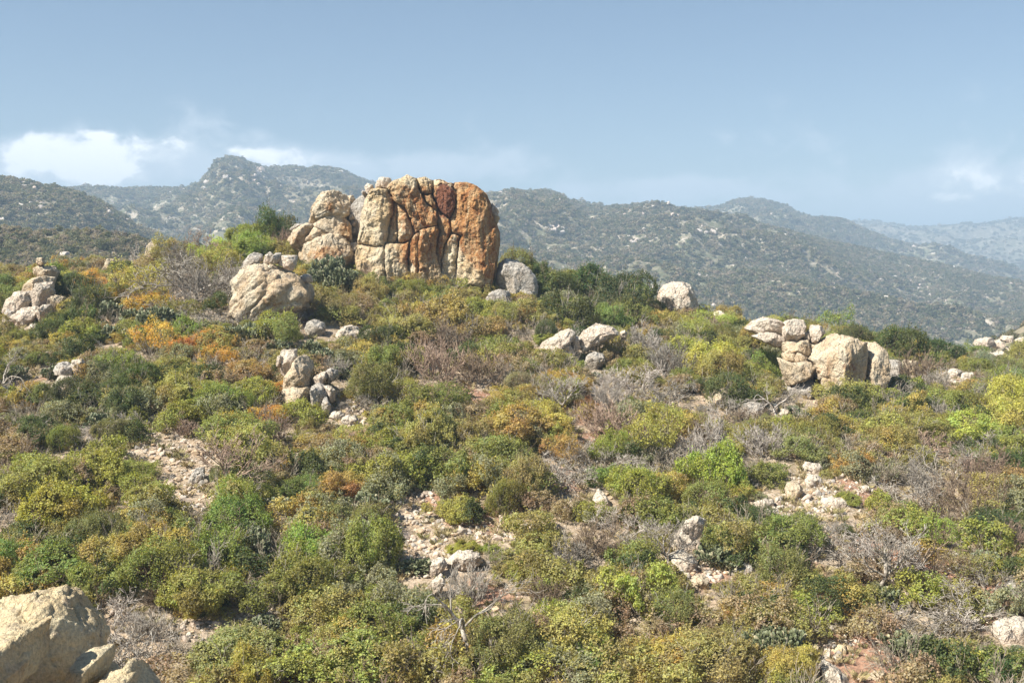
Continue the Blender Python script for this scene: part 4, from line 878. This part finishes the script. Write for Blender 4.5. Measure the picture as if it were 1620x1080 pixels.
for (u, v, wpx, col, var, hs) in [
    (900,765,125,'grey',3,.85),(950,745,110,'grey',1,.9),(860,755,90,'grey',3,.9),(350,470,110,'grey',1,1.1),(310,480,100,'grey',0,1.2),(290,440,90,'grey',2,1.),(330,520,90,'grey',3,1.),(450,505,80,'pale',1,.9),(390,520,60,'grey',0,.9),
    (600,440,60,'pink',2,1.3),(570,450,50,'pink',4,1.),(450,400,50,'pink',2,1.3),(500,350,40,'grey',0,1.),(420,500,60,'pale',3,.8),(180,690,80,'pale',1,.9),(640,640,100,'grey',3,1.),(690,600,110,'pink',2,1.),(760,610,100,'brown',2,1.),
    (560,650,60,'grey',1,.9),(1010,620,100,'pale',1,.9),(1050,640,110,'grey',3,1.),(970,610,80,'pale',3,.9),(1060,600,90,'grey',2,1.1),(1020,560,90,'grey',4,1.),(800,500,60,'grey',0,.9),(1180,670,90,'brown',3,.8),(1140,660,90,'grey',1,.7),
    (1120,700,90,'brown',4,.8),(1030,700,120,'pink',4,.8),(960,690,120,'pink',2,.8),(1450,610,90,'brown',2,1.),(1400,630,90,'grey',3,.8),(1380,520,60,'brown',2,1.),(1500,760,130,'grey',1,.9),(1560,780,120,'pink',2,1.),(1440,800,130,'grey',3,.9),
    (1500,840,120,'brown',0,1.),(1400,900,140,'pale',1,.9),(1330,880,120,'grey',3,.9),(1450,930,110,'brown',4,1.),(1570,940,110,'grey',1,.9),(1600,880,100,'pink',2,1.),(1460,1010,120,'grey',3,.8),(1520,1000,120,'pale',1,.8),(1290,850,90,'grey',1,.9),
    (180,1000,110,'pale',1,1.),(230,1010,90,'grey',2,.9),(740,960,110,'grey',2,1.),(940,880,110,'brown',4,1.),(990,850,100,'pale',1,.9),(900,900,100,'grey',4,1.),(860,960,90,'brown',2,.9),(250,960,70,'brown',2,.7),(60,980,60,'grey',0,.8),
    (300,690,60,'pink',4,1.),(430,700,80,'pink',2,1.),(470,460,40,'grey',2,1.),(720,560,100,'brown',4,1.),(530,600,60,'grey',2,1.),(1230,640,80,'grey',3,.8),(1480,620,70,'grey',2,.9),(1540,640,60,'grey',4,1.)]:
    p = at_px(u, v); place_bare(u, v, 1.3*wpx*p.y/F, col, var, hs)
for (u, v, wpx, var, tall) in [
    (525,455,62,0,1.5),(545,470,45,2,1.4),(505,460,40,2,1.2),(215,520,60,0,1.),(250,530,60,2,1.),(180,505,55,3,1.),(270,520,50,1,1.),(400,545,60,3,1.1),(370,540,45,1,1.),(440,560,50,3,.9),(510,580,55,0,1.),(490,560,40,1,1.),(540,600,40,1,.9),
    (710,745,55,0,.8),(690,740,40,1,.8),(590,815,70,3,1.),(405,885,60,0,1.5),(395,870,50,2,1.2),(1130,895,70,1,.9),(1160,905,50,3,.9),(1270,670,36,0,1.),(1255,660,26,2,1.),(660,905,60,1,.7),(740,470,30,3,.8),(1200,1040,80,0,1.),(1240,1050,80,2,1.),
    (1170,1050,60,0,1.1),(1430,1040,90,3,.9),(1470,1060,80,1,.9),(1400,960,60,0,1.),(940,600,30,3,.8),(720,660,40,3,1.),(650,690,40,1,1.),(160,680,50,1,1.),(30,600,40,0,1.),(610,600,40,3,1.),(1560,900,60,0,.9),(420,1000,60,1,.8),(170,540,50,3,1.),(80,600,40,3,1.)]:
    p = at_px(u, v); place_cactus(u, v, wpx*p.y/F, var, tall=tall)

for (u, w, hs, col, var, yy) in [(820,3.6,1.55,'green',7,89.5),(800,2.6,1.3,'olive',0,90),(848,3.4,1.3,'dark',5,89),(872,2.8,1.1,'olive',2,88),(437,3.4,1.7,'dark',6,89),(462,2.6,1.5,'dark',1,88.5),(395,3.,1.3,'bright',3,88),(905,3.0,1.,'green',3,88)]:
    x_ = ray(u, 430)[0]*yy; p = Vector((x_, yy, float(H(x_, yy)))); u_, v_ = project(p.x, p.y, p.z); place_shrub(u_, v_, w, col, var, hs, pos=p)
for (u, v, wpx, col, var, hs) in [(815,478,60,'golden',2,.7),(842,470,50,'olive',1,.9),(790,462,50,'green',0,.8),(760,458,60,'green',5,.7),(700,452,70,'green',1,.6),(640,452,60,'olive',8,.8)]:
    p = at_px(u, v); place_shrub(u, v, wpx*p.y/F, col, var, hs)

# distinct bare trees
def tree(u, v, hpx, var, col, label, rot, sx=1., lean=(0,0)):
    p = at_px(u, v); zmax = max(x.co.z for x in TREE[var].vertices); s = hpx*p.y/F/zmax
    o = bpy.data.objects.new('bare_tree', TREE[var]); C.objects.link(o); o.location = p; o.rotation_euler = (lean[0], lean[1], rot); o.scale = (s*sx, s*sx, s)
    o.color = (*TWIG[col], 1); tag(o, label, 'bare tree'); return o
tree(368,782,112,0,'pink','leafless umbrella shaped tree standing in the stony clearing at left',.4,1.25)
tree(28,640,95,1,'grey','grey forked leafless tree at the left edge below the boulder pile',2.1)
tree(745,1062,170,1,'grey','thin leaning dead tree in the gap at bottom centre',.9,1.,(.1,.15))
tree(1385,935,120,0,'grey','spreading dead tree with grey trunk lower right',1.7,1.3)
tree(1230,672,70,1,'pale','small pale dead tree at the left foot of the right outcrop',.3,1.)
tree(880,660,80,0,'grey','gnarled dead tree over rusty leaves mid slope',2.6,1.4)
tree(1540,1000,90,2,'grey','low dead tree with curved grey limbs near the right edge',.5,1.5)
tree(1450,920,110,1,'brown','upright grey brown tree with few twigs lower right',3.4,.9)
tree(1060,900,90,0,'grey','dead tree with twisted grey limbs left of the grey boulder pillar',4.,1.3)
tree(310,480,90,2,'grey','broad leafless tree left of the wrinkled boulder',1.1,1.6)
tree(700,1078,80,1,'pale','dead pale trunk leaning left at bottom centre',2.,1.,(0,-.6))

# colour zones that steer the fill
ZONES = [(100,800,('bright','green','green','olive')),(250,920,('green','bright','olive','green')),(500,950,('bright','green','green','grey')),(500,850,('green','bright','green','grey')),(420,1050,('olive','bright','olive','golden')),(700,1000,('olive','green','bright')),
    (950,1000,('green','olive','golden','bright')),(1100,1040,('olive','golden','olive')),(1300,950,('olive','brown','green')),(1500,1050,('green','grey','olive')),(1500,850,('olive','grey','brown','golden')),(1300,750,('golden','olive','green')),
    (1100,740,('lime','olive','bright')),(1550,680,('lime','olive','green')),(1400,690,('olive','golden','green')),(950,620,('brown','golden','olive')),(750,600,('brown','olive','golden')),(700,700,('olive','olive','golden','green')),(500,700,('olive','green','golden')),
    (300,600,('orange','golden','green','olive')),(150,620,('dark','green','green')),(150,470,('orange','dark','golden')),(330,420,('lime','olive','golden')),(420,380,('bright','lime','olive')),(700,500,('golden','golden','olive')),(900,480,('dark','green','dark')),
    (1050,530,('olive','lime','golden')),(1200,530,('olive','golden','green')),(1450,560,('dark','green','grey')),(1580,600,('green','grey','olive')),(500,500,('olive','grey','dark')),(50,440,('olive','green','golden')),(400,560,('golden','olive','green'))]
def zone(u, v):
    d = [((u-a)**2+(1.4*(v-b))**2)*random.uniform(.5,1.6) for a, b, _ in ZONES]; return random.choice(ZONES[int(np.argmin(d))][2])
BAREZ = [(1000,620,130),(1050,700,120),(1500,820,160),(1400,900,120),(320,450,90),(700,600,120),(1450,980,120),(950,870,80),(1100,670,100),(220,440,70)]
def bareness(u, v): return max([math.exp(-((u-a)**2+(1.3*(v-b))**2)/s**2) for a, b, s in BAREZ]+[.19])
def clash(x, y, r, f):
    for q in PLANTS:
        if (q[1]-x)**2+(q[2]-y)**2 < ((q[4]+r)*f)**2: return True
    return False
n_s = sum(q[0] == 'shrub' for q in PLANTS); n_b = sum(q[0] == 'leafless shrub' for q in PLANTS); n_c = sum(q[0] == 'prickly pear cactus' for q in PLANTS)
tries = 0
while n_s < 300 and tries < 9000:
    tries += 1
    y = 31+60*random.random()**.9; x = random.uniform(-.49, .49)*y; z = float(H(x, y)); u, v = project(x, y, z)
    if v > 1140: continue
    far = (y-31)/60; w = 1.7+2.2*random.random()**1.2; hs = random.uniform(.8,1.55)
    f = .42-.1*min(1, tries/6000)
    if in_clear(u, v) or over_clear(u, v, w*.55*hs*F/y) or clash(x, y, w/2, f): continue
    if blocks(u, v, w*F/y, w*.52*hs*F/y, y): continue
    bn = bareness(u, v)
    if random.random() < bn*.85 and n_b < 215:
        place_bare(u, v, w*1.1, random.choice(['grey','grey','pale','brown','pink']), hs=hs, pos=Vector((x,y,z))); n_b += 1; continue
    if random.random() < .06 and n_c < 75:
        place_cactus(u, v, w*.6, pos=Vector((x,y,z)), tall=random.uniform(.8,1.2)); n_c += 1; continue
    place_shrub(u, v, w, zone(u, v), hs=hs, pos=Vector((x,y,z))); n_s += 1
print('shrubs', n_s, 'bare', n_b, 'cactus', n_c, 'tries', tries)

# labels: nearest landmarks, side and, where needed, rank by nearness
def label_plants():
    ORD = ['nearest', 'second nearest', 'third nearest', 'fourth nearest', 'fifth nearest', 'sixth nearest', 'seventh nearest', 'eighth nearest', 'ninth nearest', 'tenth nearest', 'eleventh nearest', 'twelfth nearest']
    groups = {}
    for q in PLANTS:
        kind, u, v, colw, o, sz = q[0], q[5], q[6], q[7], q[8], q[9]
        d = [((u-a)**2+(1.3*(v-b))**2, n, a, b) for n, a, b in LAND]; dd, n, a, b = min(d)
        if abs(u-a) > 1.1*abs(v-b): side = 'left of' if u < a else 'right of'
        else: side = 'upslope of' if v < b else 'downslope of'
        lab = (f'{sz} {colw} {kind}' if kind != 'prickly pear cactus' else f'{sz} {kind} clump')
        groups.setdefault((lab, side, n), []).append((dd, o))
    for (lab, side, n), lst in groups.items():
        lst.sort(key=lambda t: t[0])
        for i, (_, o) in enumerate(lst):
            pre = '' if len(lst) == 1 else ORD[min(i, len(ORD)-1)]+' '
            o['label'] = f'{pre}{lab} {side} {n}'
label_plants()

# ------------------------------------------------------------------ masses: undergrowth, rubble, far scrub (stuff)
PROTO = bpy.data.collections.new('prototypes')      # never linked to the scene: only instanced by geometry nodes
def proto_coll(name, meshes):
    c = bpy.data.collections.new(name)
    for i, me in enumerate(meshes):
        o = bpy.data.objects.new(f'{name} {i:02d}', me); c.objects.link(o)
    return c
def scatter(name, label, coll, P, rot, scl):
    me = bpy.data.meshes.new(name); me.vertices.add(len(P)); me.vertices.foreach_set('co', np.ascontiguousarray(P, np.float32).reshape(-1))
    for k, a in (('rot', rot), ('scl', scl)):
        at = me.attributes.new(k, 'FLOAT_VECTOR', 'POINT'); at.data.foreach_set('vector', np.ascontiguousarray(a, np.float32).reshape(-1))
    o = link(name, me); tag(o, label, kind='stuff')
    ng = bpy.data.node_groups.new(name, 'GeometryNodeTree')
    ng.interface.new_socket('Geometry', in_out='INPUT', socket_type='NodeSocketGeometry'); ng.interface.new_socket('Geometry', in_out='OUTPUT', socket_type='NodeSocketGeometry')
    gi = ng.nodes.new('NodeGroupInput'); go = ng.nodes.new('NodeGroupOutput'); ip = ng.nodes.new('GeometryNodeInstanceOnPoints')
    ci = ng.nodes.new('GeometryNodeCollectionInfo'); ci.inputs['Collection'].default_value = coll; ci.inputs['Separate Children'].default_value = True; ci.inputs['Reset Children'].default_value = True
    ip.inputs['Pick Instance'].default_value = True
    na = []
    for k in ('rot', 'scl'):
        a = ng.nodes.new('GeometryNodeInputNamedAttribute'); a.data_type = 'FLOAT_VECTOR'; a.inputs['Name'].default_value = k; na.append(a)
    L = ng.links; L.new(gi.outputs[0], ip.inputs['Points']); L.new(ci.outputs[0], ip.inputs['Instance'])
    L.new(na[0].outputs['Attribute'], ip.inputs['Rotation']); L.new(na[1].outputs['Attribute'], ip.inputs['Scale']); L.new(ip.outputs[0], go.inputs[0])
    md = o.modifiers.new('scatter', 'NODES'); md.node_group = ng
    return o
def with_mat(me, m):
    c = me.copy(); c.materials.clear(); c.materials.append(m); return c

# undergrowth between the shrubs
R = np.random.default_rng(21)
small = [crown_mesh('scrub', M_leaf_mix, 700+i, 8, 3600, .75, .031, rad=.95, ragged=.42) for i in range(7)]
smallb = [bare_mesh(720+i, 8,2,.62,.013,5,.6,.08,.16,.62,.006,.9).mesh('scrub twigs', [M_twig_mix]) for i in range(5)]
COLL_UG = proto_coll('undergrowth plants', small+smallb[:2])
N_ = 6500; y = 30+63*R.random(N_)**.85; x = R.uniform(-.52,.52,N_)*y; z = H(x, y); u, v = project(x, y, z)
ok = np.array([not in_clear(a, b, .92) or R.random() < .05 for a, b in zip(u, v)])
nn = perlin(p3(x*.35, y*.35)); ok &= (R.random(N_) < .75+.8*nn)
sc = R.uniform(.45,1.6,N_)
for i in range(N_):
    if ok[i] and any(q[0] != 'shrub' and (q[1]-x[i])**2+(q[2]-y[i])**2 < (q[4]*.85)**2 for q in PLANTS): ok[i] = False
    if ok[i] and over_clear(u[i], v[i], sc[i]*.7*F/y[i]): ok[i] = False
    if ok[i] and blocks(u[i], v[i], sc[i]*1.4*F/y[i], sc[i]*.85*F/y[i], y[i]): ok[i] = False
x, y, z, sc = x[ok], y[ok], z[ok], sc[ok]; n = len(x); print('undergrowth', n)
scatter('undergrowth', 'low mixed dry and green undergrowth filling gaps between shrubs', COLL_UG, p3(x, y, z-.03), p3(0*x, 0*x, R.random(n)*6.28), np.stack([sc, sc, sc*R.uniform(.7,1.2,n)], -1))
# dry grass tufts
def grass_mesh(seed):
    R = np.random.default_rng(seed); V = []; Fc = []
    for i in range(60):
        a = R.random()*6.28; r = .20*R.random(); b = np.array([math.cos(a)*r, math.sin(a)*r, -.02]); l = R.uniform(.18,.42); d = np.array([math.cos(a)*R.uniform(.1,.7), math.sin(a)*R.uniform(.1,.7), 1]); d = unit(d)*l
        s = np.array([-math.sin(a), math.cos(a), 0])*.0055; k = len(V); V += [b-s, b+s, b+d*.6+s*.7, b+d+np.array([d[0]*.3, d[1]*.3, -.05])]; Fc.append([k,k+1,k+2,k+3])
    return np.array(V), np.array(Fc), R
m_, k_ = new_mat('dry grass'); oi_ = k_.nd('ShaderNodeObjectInfo'); k_.finish(k_.bsdf(k_.mix(oi_.outputs['Random'], (.46,.36,.20), (.26,.24,.10)), .8, .2)); M_grass = m_
COLL_GR = proto_coll('grass tufts', [mesh_np('grass', *grass_mesh(740+i)[:2], [M_grass], smooth=False) for i in range(4)])
N_ = 5000; y = 30+60*R.random(N_); x = R.uniform(-.52,.52,N_)*y; n = N_; s = R.uniform(.45,1.1,N_)
scatter('dry_grass', 'dry straw coloured grass tufts scattered over the stony slope', COLL_GR, p3(x, y, H(x, y)), p3(0*x, 0*x, R.random(n)*6.28), np.stack([s,s,s], -1))
# rubble: small stones everywhere, dense in the clearings
COLL_ST = proto_coll('rubble stones', [stone_mesh(640+i, M_st[i%4], 2) for i in range(8)])
pts = []
N_ = 60000; y = 30+50*R.random(N_); x = R.uniform(-.5,.5,N_)*y; z = H(x, y); u, v = project(x, y, z)
cl = np.array([in_clear(a, b, 1.1) for a, b in zip(u, v)]); ok = cl | (R.random(N_) < .05); x, y, z = x[ok], y[ok], z[ok]; n = len(x); s = .035+.14*R.random(n)**2.5
print('rubble', n)
scatter('rubble', 'small pale broken stones strewn over the bare soil clearings', COLL_ST, p3(x, y, z+s*.2), R.uniform(-.5,6.28,(n,3))*np.array([.15,.15,1]), np.stack([s,s,s], -1))
lit = [bare_mesh(760+i, 4,1,.35,.012,3,.9,-.05,.3,.6,.006,2.2).mesh('twig litter', [M_twig_mix]) for i in range(4)]
COLL_LT = proto_coll('fallen twigs', lit)
N_ = 5000; y = 30+58*R.random(N_); x = R.uniform(-.5,.5,N_)*y; s = R.uniform(.5,1.5,N_)
scatter('twig_litter', 'fallen dry twigs and litter lying on the bare soil', COLL_LT, p3(x, y, H(x, y)+.03), p3(0*x, 0*x, R.random(N_)*6.28), np.stack([s,s,s*.25], -1))
# larger loose stones: each its own object
cnt = 0; rs = random.Random(9)
CN = ['the stony clearing round the bare tree','the stony clearing round the bare tree','the stony clearing round the bare tree','the stony clearing round the bare tree','the central rubble clearing','the central rubble clearing','the central rubble clearing','the central rubble clearing','the central rubble clearing','the central rubble clearing',
      'the narrow scree strip lower left','the narrow scree strip lower left','the clearing above the sandy rock','the jumbled rocks lower right','the jumbled rocks lower right','the red earth gully','the foot of the grey boulder pillar','the jumbled rocks lower right','the gap under the left scrub','the scree right below the split pile','the jumbled rocks lower right','the scree by the right skyline boulder','the gap at bottom centre','the foot of the grey boulder pillar']
spots_ = []
while cnt < 190:
    i = rs.choices(range(len(CLEAR)), weights=[c[2]*c[3] for c in CLEAR])[0]; a, b, c, d = CLEAR[i]
    t = rs.random()*6.28; q = math.sqrt(rs.random()); u = a+c*q*math.cos(t); v = b+d*q*math.sin(t); p = at_px(u, v)
    s = .09+.22*rs.random()**2.2
    if any((p.x-e[0])**2+(p.y-e[1])**2 < (e[2]+s)**2*.8 for e in spots_): cnt += .05; continue
    spots_.append((p.x, p.y, s))
    k = rs.randrange(8); o = bpy.data.objects.new('stone', STONE[k]); C.objects.link(o)
    o.location = (p.x, p.y, p.z+s*.22); o.rotation_euler = (rs.uniform(-.2,.2), rs.uniform(-.2,.2), rs.random()*6.28); o.scale = (s*rs.uniform(.9,1.3), s, s*rs.uniform(.8,1.1))
    tone = 'grey' if k % 4 == 3 else ('tan' if k % 4 == 1 else 'pale'); big = 'large' if s > .2 else ('medium' if s > .13 else 'small')
    ax, ay = q*math.cos(t), q*math.sin(t); part = 'middle' if q < .4 else (('right' if ax > 0 else 'left') if abs(ax) > abs(ay) else ('lower' if ay > 0 else 'upper'))
    tag(o, f'{big} {tone} stone at {part} in {CN[i]}', 'stone', 'loose stones of the bare clearings'); cnt += 1

_same = {}
for o in [o for o in C.objects if o.name.split('.')[0] == 'stone']: _same.setdefault(o['label'], []).append(o)
for lab, lst in _same.items():
    if 1 < len(lst) <= 6:
        lst.sort(key=lambda o: project(*o.location)[0])
        for i, o in enumerate(lst): o['label'] = ['leftmost', 'second from left', 'third from left', 'fourth from left', 'fifth from left', 'sixth from left'][i if i < len(lst) else -1]+' '+lab if i < len(lst)-1 else 'rightmost '+lab

# ------------------------------------------------------------------ far hills
far_scrub = [crown_mesh('far scrub', M_leaf_far, 800+i, 6, 110, .8, .34, rad=1.6, ragged=.3, lobe=(.35,.6)) for i in range(6)]
mid_scrub = [crown_mesh('mid scrub', M_leaf_far, 820+i, 10, 900, .75, .14, rad=1.6, ragged=.35) for i in range(5)]
COLL_FAR = proto_coll('far scrub plants', far_scrub); COLL_MID = proto_coll('mid scrub plants', mid_scrub)
COLL_FR = proto_coll('far rocks', [stone_mesh(660+i, M_farrock, 2) for i in range(6)])
def hill(name, label, prof, R0, rf, floor, amp, sc, u0, u1, rows=130, cols=260, nb=20000, bs=1., rocks=1500, cliffs=(), coll=None, vmax=600, power=1., rockscale=1.):
    pu = [p[0] for p in prof]; pv = [p[1] for p in prof]
    def surf(u, y):
        u = np.asarray(u, float); y = np.asarray(y, float); t = (u-810)/F
        Rr = R0*(1+.07*perlin(p3(t*5+R0, 0*t))); zr = Rr*(430-np.interp(u, pu, pv))/F
        s = (y-rf)/(Rr-rf); sc_ = np.clip(s, 0, 1)
        z = floor+(zr-floor)*sc_**power; x = t*y
        nz = ridged(p3(x/sc+R0, y/sc), 5, .52)-1.
        z = z+amp*nz*np.clip(sc_*1.6, 0, 1)*np.clip((1.0-sc_)*4+.04, 0, 1)
        z = np.where(s > 1, z-(y-Rr)*.55, z)
        return x, y, np.maximum(z, floor-3)
    us = np.linspace(u0, u1, cols); ss = np.linspace(0, 1.18, rows)
    U, S = np.meshgrid(us, ss); Y = rf+(R0-rf)*S*1.0
    x, y, z = surf(U.ravel(), Y.ravel()); i = np.arange(rows*cols).reshape(rows, cols)
    Fc = np.stack([i[:-1,:-1], i[:-1,1:], i[1:,1:], i[1:,:-1]], -1).reshape(-1,4)
    tag(link(name, mesh_np(name, np.stack([x,y,z],-1), Fc, [M_hill])), label, kind='structure')
    R = np.random.default_rng(int(R0))
    def sample(n, u, y):
        x, y, z = surf(u, y); uu, vv = project(x, y, z); ok = (vv < vmax) & (uu > -60) & (uu < 1680); return x[ok], y[ok], z[ok], uu[ok], vv[ok]
    if nb:
        u = R.uniform(max(u0,-50), min(u1,1670), nb); y = rf+(R0*1.04-rf)*R.random(nb)**.7
        x, y, z, uu, vv = sample(nb, u, y)
        dn = perlin(p3(x/(sc*.25), y/(sc*.25), 3.))+.6*perlin(p3(x/(sc*.07), y/(sc*.07), 8.)); ok = R.random(len(x)) < np.clip(.55+1.4*dn, .28, 1)
        x, y, z = x[ok], y[ok], z[ok]; n = len(x); s = bs*R.uniform(.5,1.35,n)
        scatter('hill_scrub', 'grey green scrub covering '+label, coll or COLL_FAR, p3(x, y, z-.2), p3(0*x, 0*x, R.random(n)*6.28), np.stack([s,s,s*R.uniform(.7,1.1,n)], -1))
    rx = []; rs_ = []
    if rocks:
        u = R.uniform(max(u0,-50), min(u1,1670), rocks*6); y = rf+(R0-rf)*R.random(rocks*6)**.8
        x, y, z, uu, vv = sample(0, u, y); dn = perlin(p3(x/(sc*.3)+40, y/(sc*.3)))+.8*perlin(p3(x/(sc*.08)+9, y/(sc*.08)))
        ok = dn > .38; x, y, z = x[ok], y[ok], z[ok]; k = min(len(x), rocks); rx.append(p3(x[:k], y[:k], z[:k])); rs_.append(R.uniform(.5,1.,k)+2.2*R.random(k)**5)
    for (cu, cv, su, sv, n, big) in cliffs:
        u = R.normal(cu, su, n*30); y = rf+(R0*1.0-rf)*R.random(n*30); x, y, z, uu, vv = sample(0, u, y)
        ok = np.abs(vv-(cv+R.normal(0, sv, len(vv)))) < 3; x, y, z = x[ok][:n], y[ok][:n], z[ok][:n]; rx.append(p3(x, y, z)); rs_.append(big*R.uniform(.4,1.3,len(x)))
    if rx:
        Pp = np.concatenate(rx); s = np.concatenate(rs_)*rockscale; n = len(s)
        scatter('hill_rocks', 'pale boulders and crags showing on '+label, COLL_FR, Pp+np.array([0,0,.3]), R.uniform(0,6.28,(n,3))*np.array([.1,.1,1]), np.stack([s*R.uniform(.7,1.4,n), s, s*R.uniform(.8,1.7,n)], -1))
hill('hill', 'the low scrubby hill behind the left skyline', [(-400,340),(0,364),(60,367),(110,366),(200,378),(260,386),(330,398),(400,415),(520,470),(700,560)], 260, 130, -40, 5, 70, -350, 600, nb=10000, bs=1., rocks=12, coll=COLL_MID, rockscale=.9)
hill('hill', 'the small bouldery knoll at the right edge', [(1400,650),(1480,605),(1520,568),(1550,552),(1580,538),(1620,514),(1700,498),(1900,480),(2200,500)], 165, 105, -40, 1.5, 30, 1400, 2150, nb=1500, bs=.75, rocks=0, coll=COLL_MID, vmax=700)
hill('hill', 'the darker hill sloping down from the left edge', [(-500,250),(0,282),(30,288),(65,293),(130,309),(165,325),(200,345),(225,362),(280,385),(400,440),(500,500)], 620, 270, -60, 14, 130, -450, 500, nb=24000, bs=1.15, rocks=260, cliffs=[(45,292,8,6,14,2.),(40,325,20,10,20,1.6),(190,348,14,8,16,1.6)])
hill('mountain', 'the mountain with the rocky summit at left', [(-500,300),(100,301),(160,300),(200,301),(250,299),(300,297),(322,290),(338,274),(352,262),(370,257),(385,254),(400,259),(420,266),(440,267),(470,265),(490,269),(515,267),(540,270),(565,281),(600,293),(660,306),(760,322),(900,330)], 1400, 420, -60, 34, 260, -450, 950, rows=170, cols=340, nb=75000, bs=1.7, rocks=500,
     cliffs=[(330,292,12,6,50,3.),(350,274,8,7,46,3.4),(412,284,6,13,90,3.4),(425,302,8,14,50,2.8),(400,274,28,5,26,2.6),(500,285,40,10,14,2.4),(545,275,6,2,6,5.),(300,306,14,3,20,3.)])
hill('mountain', 'the broad scrubby ridge descending to the right', [(500,340),(700,318),(780,309),(830,305),(862,303),(885,308),(905,318),(930,329),(965,327),(1010,323),(1040,323),(1075,331),(1110,337),(1160,346),(1210,360),(1270,374),(1330,388),(1400,402),(1480,418),(1560,438),(1640,455),(1900,500)], 1050, 330, -60, 26, 210, 480, 1900, rows=190, cols=380, nb=120000, bs=1.3, rocks=1400,
     cliffs=[(875,366,10,3,34,2.6),(1000,375,18,6,60,2.6),(1040,340,22,3,30,2.6),(1118,366,12,4,36,2.4),(1380,470,60,14,60,1.8),(1180,440,60,16,60,1.6),(1440,455,40,12,50,1.8),(1480,500,20,4,16,1.6)])
hill('mountain', 'the flat topped blue ridge right of centre', [(950,345),(1000,338),(1060,330),(1110,331),(1140,329),(1160,320),(1180,316),(1205,318),(1240,326),(1255,336),(1280,346),(1310,347),(1330,352),(1360,366),(1400,380),(1450,392),(1520,410),(1640,440),(1900,470)], 1700, 900, -60, 36, 330, 900, 1900, nb=48000, bs=2.1, rocks=140, rockscale=1.6)
hill('mountain', 'the farthest pale blue mountain range', [(-800,330),(600,345),(1250,360),(1310,352),(1350,349),(1380,349),(1420,358),(1440,361),(1500,360),(1545,357),(1580,349),(1640,341),(1800,330),(2200,345)], 2900, 1700, -60, 50, 520, -700, 2100, nb=30000, bs=2.7, rocks=0)
# boulders on the right knoll
for i, (lb, o_) in enumerate([('long rounded boulder leftmost on the right edge knoll', [(1541,547),(1546,538),(1560,533),(1571,534),(1572,541),(1560,549)]),
        ('leaning slab between scrub on the right edge knoll', [(1571,549),(1578,538),(1586,536),(1588,544),(1580,552)]), ('pale boulder high on the right edge knoll', [(1584,538),(1590,531),(1602,531),(1604,538),(1595,542)]),
        ('boulder at the frame edge on the right knoll', [(1606,545),(1612,534),(1625,533),(1628,548),(1615,553)]), ('lowest small boulder on the right edge knoll', [(1590,556),(1597,548),(1606,549),(1608,558),(1597,562)])]):
    boulder(lb, o_, y=140, t=2.6, sub=4, m=M_rock_pale, group='boulders on the right edge knoll', kp=0)
# valley floor out to the horizon
def valley():
    x = np.linspace(-5900, 5900, 90); y = np.linspace(150, 6700, 90); X, Y = np.meshgrid(x, y); Z = -61.3+.8*perlin(p3(X.ravel()/300, Y.ravel()/300))
    i = np.arange(8100).reshape(90,90); Fc = np.stack([i[:-1,:-1], i[:-1,1:], i[1:,1:], i[1:,:-1]], -1).reshape(-1,4)
    tag(link('valley_floor', mesh_np('valley', np.stack([X.ravel(), Y.ravel(), Z], -1), Fc, [M_hill])), 'wide scrub covered valley floor between the hills', kind='structure')
valley()
# ------------------------------------------------------------------ air
HAZE = 5.1e-4
def haze():
    x0, x1, y0, y1, z0, z1 = -6200, 6200, -400, 6900, -72, 215
    V = np.array([[x,y,z] for x in (x0,x1) for y in (y0,y1) for z in (z0,z1)], float)
    Fc = np.array([[0,1,3,2],[4,6,7,5],[0,4,5,1],[2,3,7,6],[0,2,6,4],[1,5,7,3]])
    m = bpy.data.materials.new('air'); m.use_nodes = True; nt = m.node_tree; nt.nodes.clear()
    o = nt.nodes.new('ShaderNodeOutputMaterial'); pv = nt.nodes.new('ShaderNodeVolumePrincipled'); pv.inputs['Density'].default_value = HAZE
    pv.inputs['Color'].default_value = (.56,.75,.95,1); pv.inputs['Anisotropy'].default_value = .0; nt.links.new(pv.outputs[0], o.inputs['Volume'])
    tag(link('haze', mesh_np('haze', V, Fc, [m], smooth=False)), 'thin pale blue air haze over the whole landscape', kind='stuff')
haze()
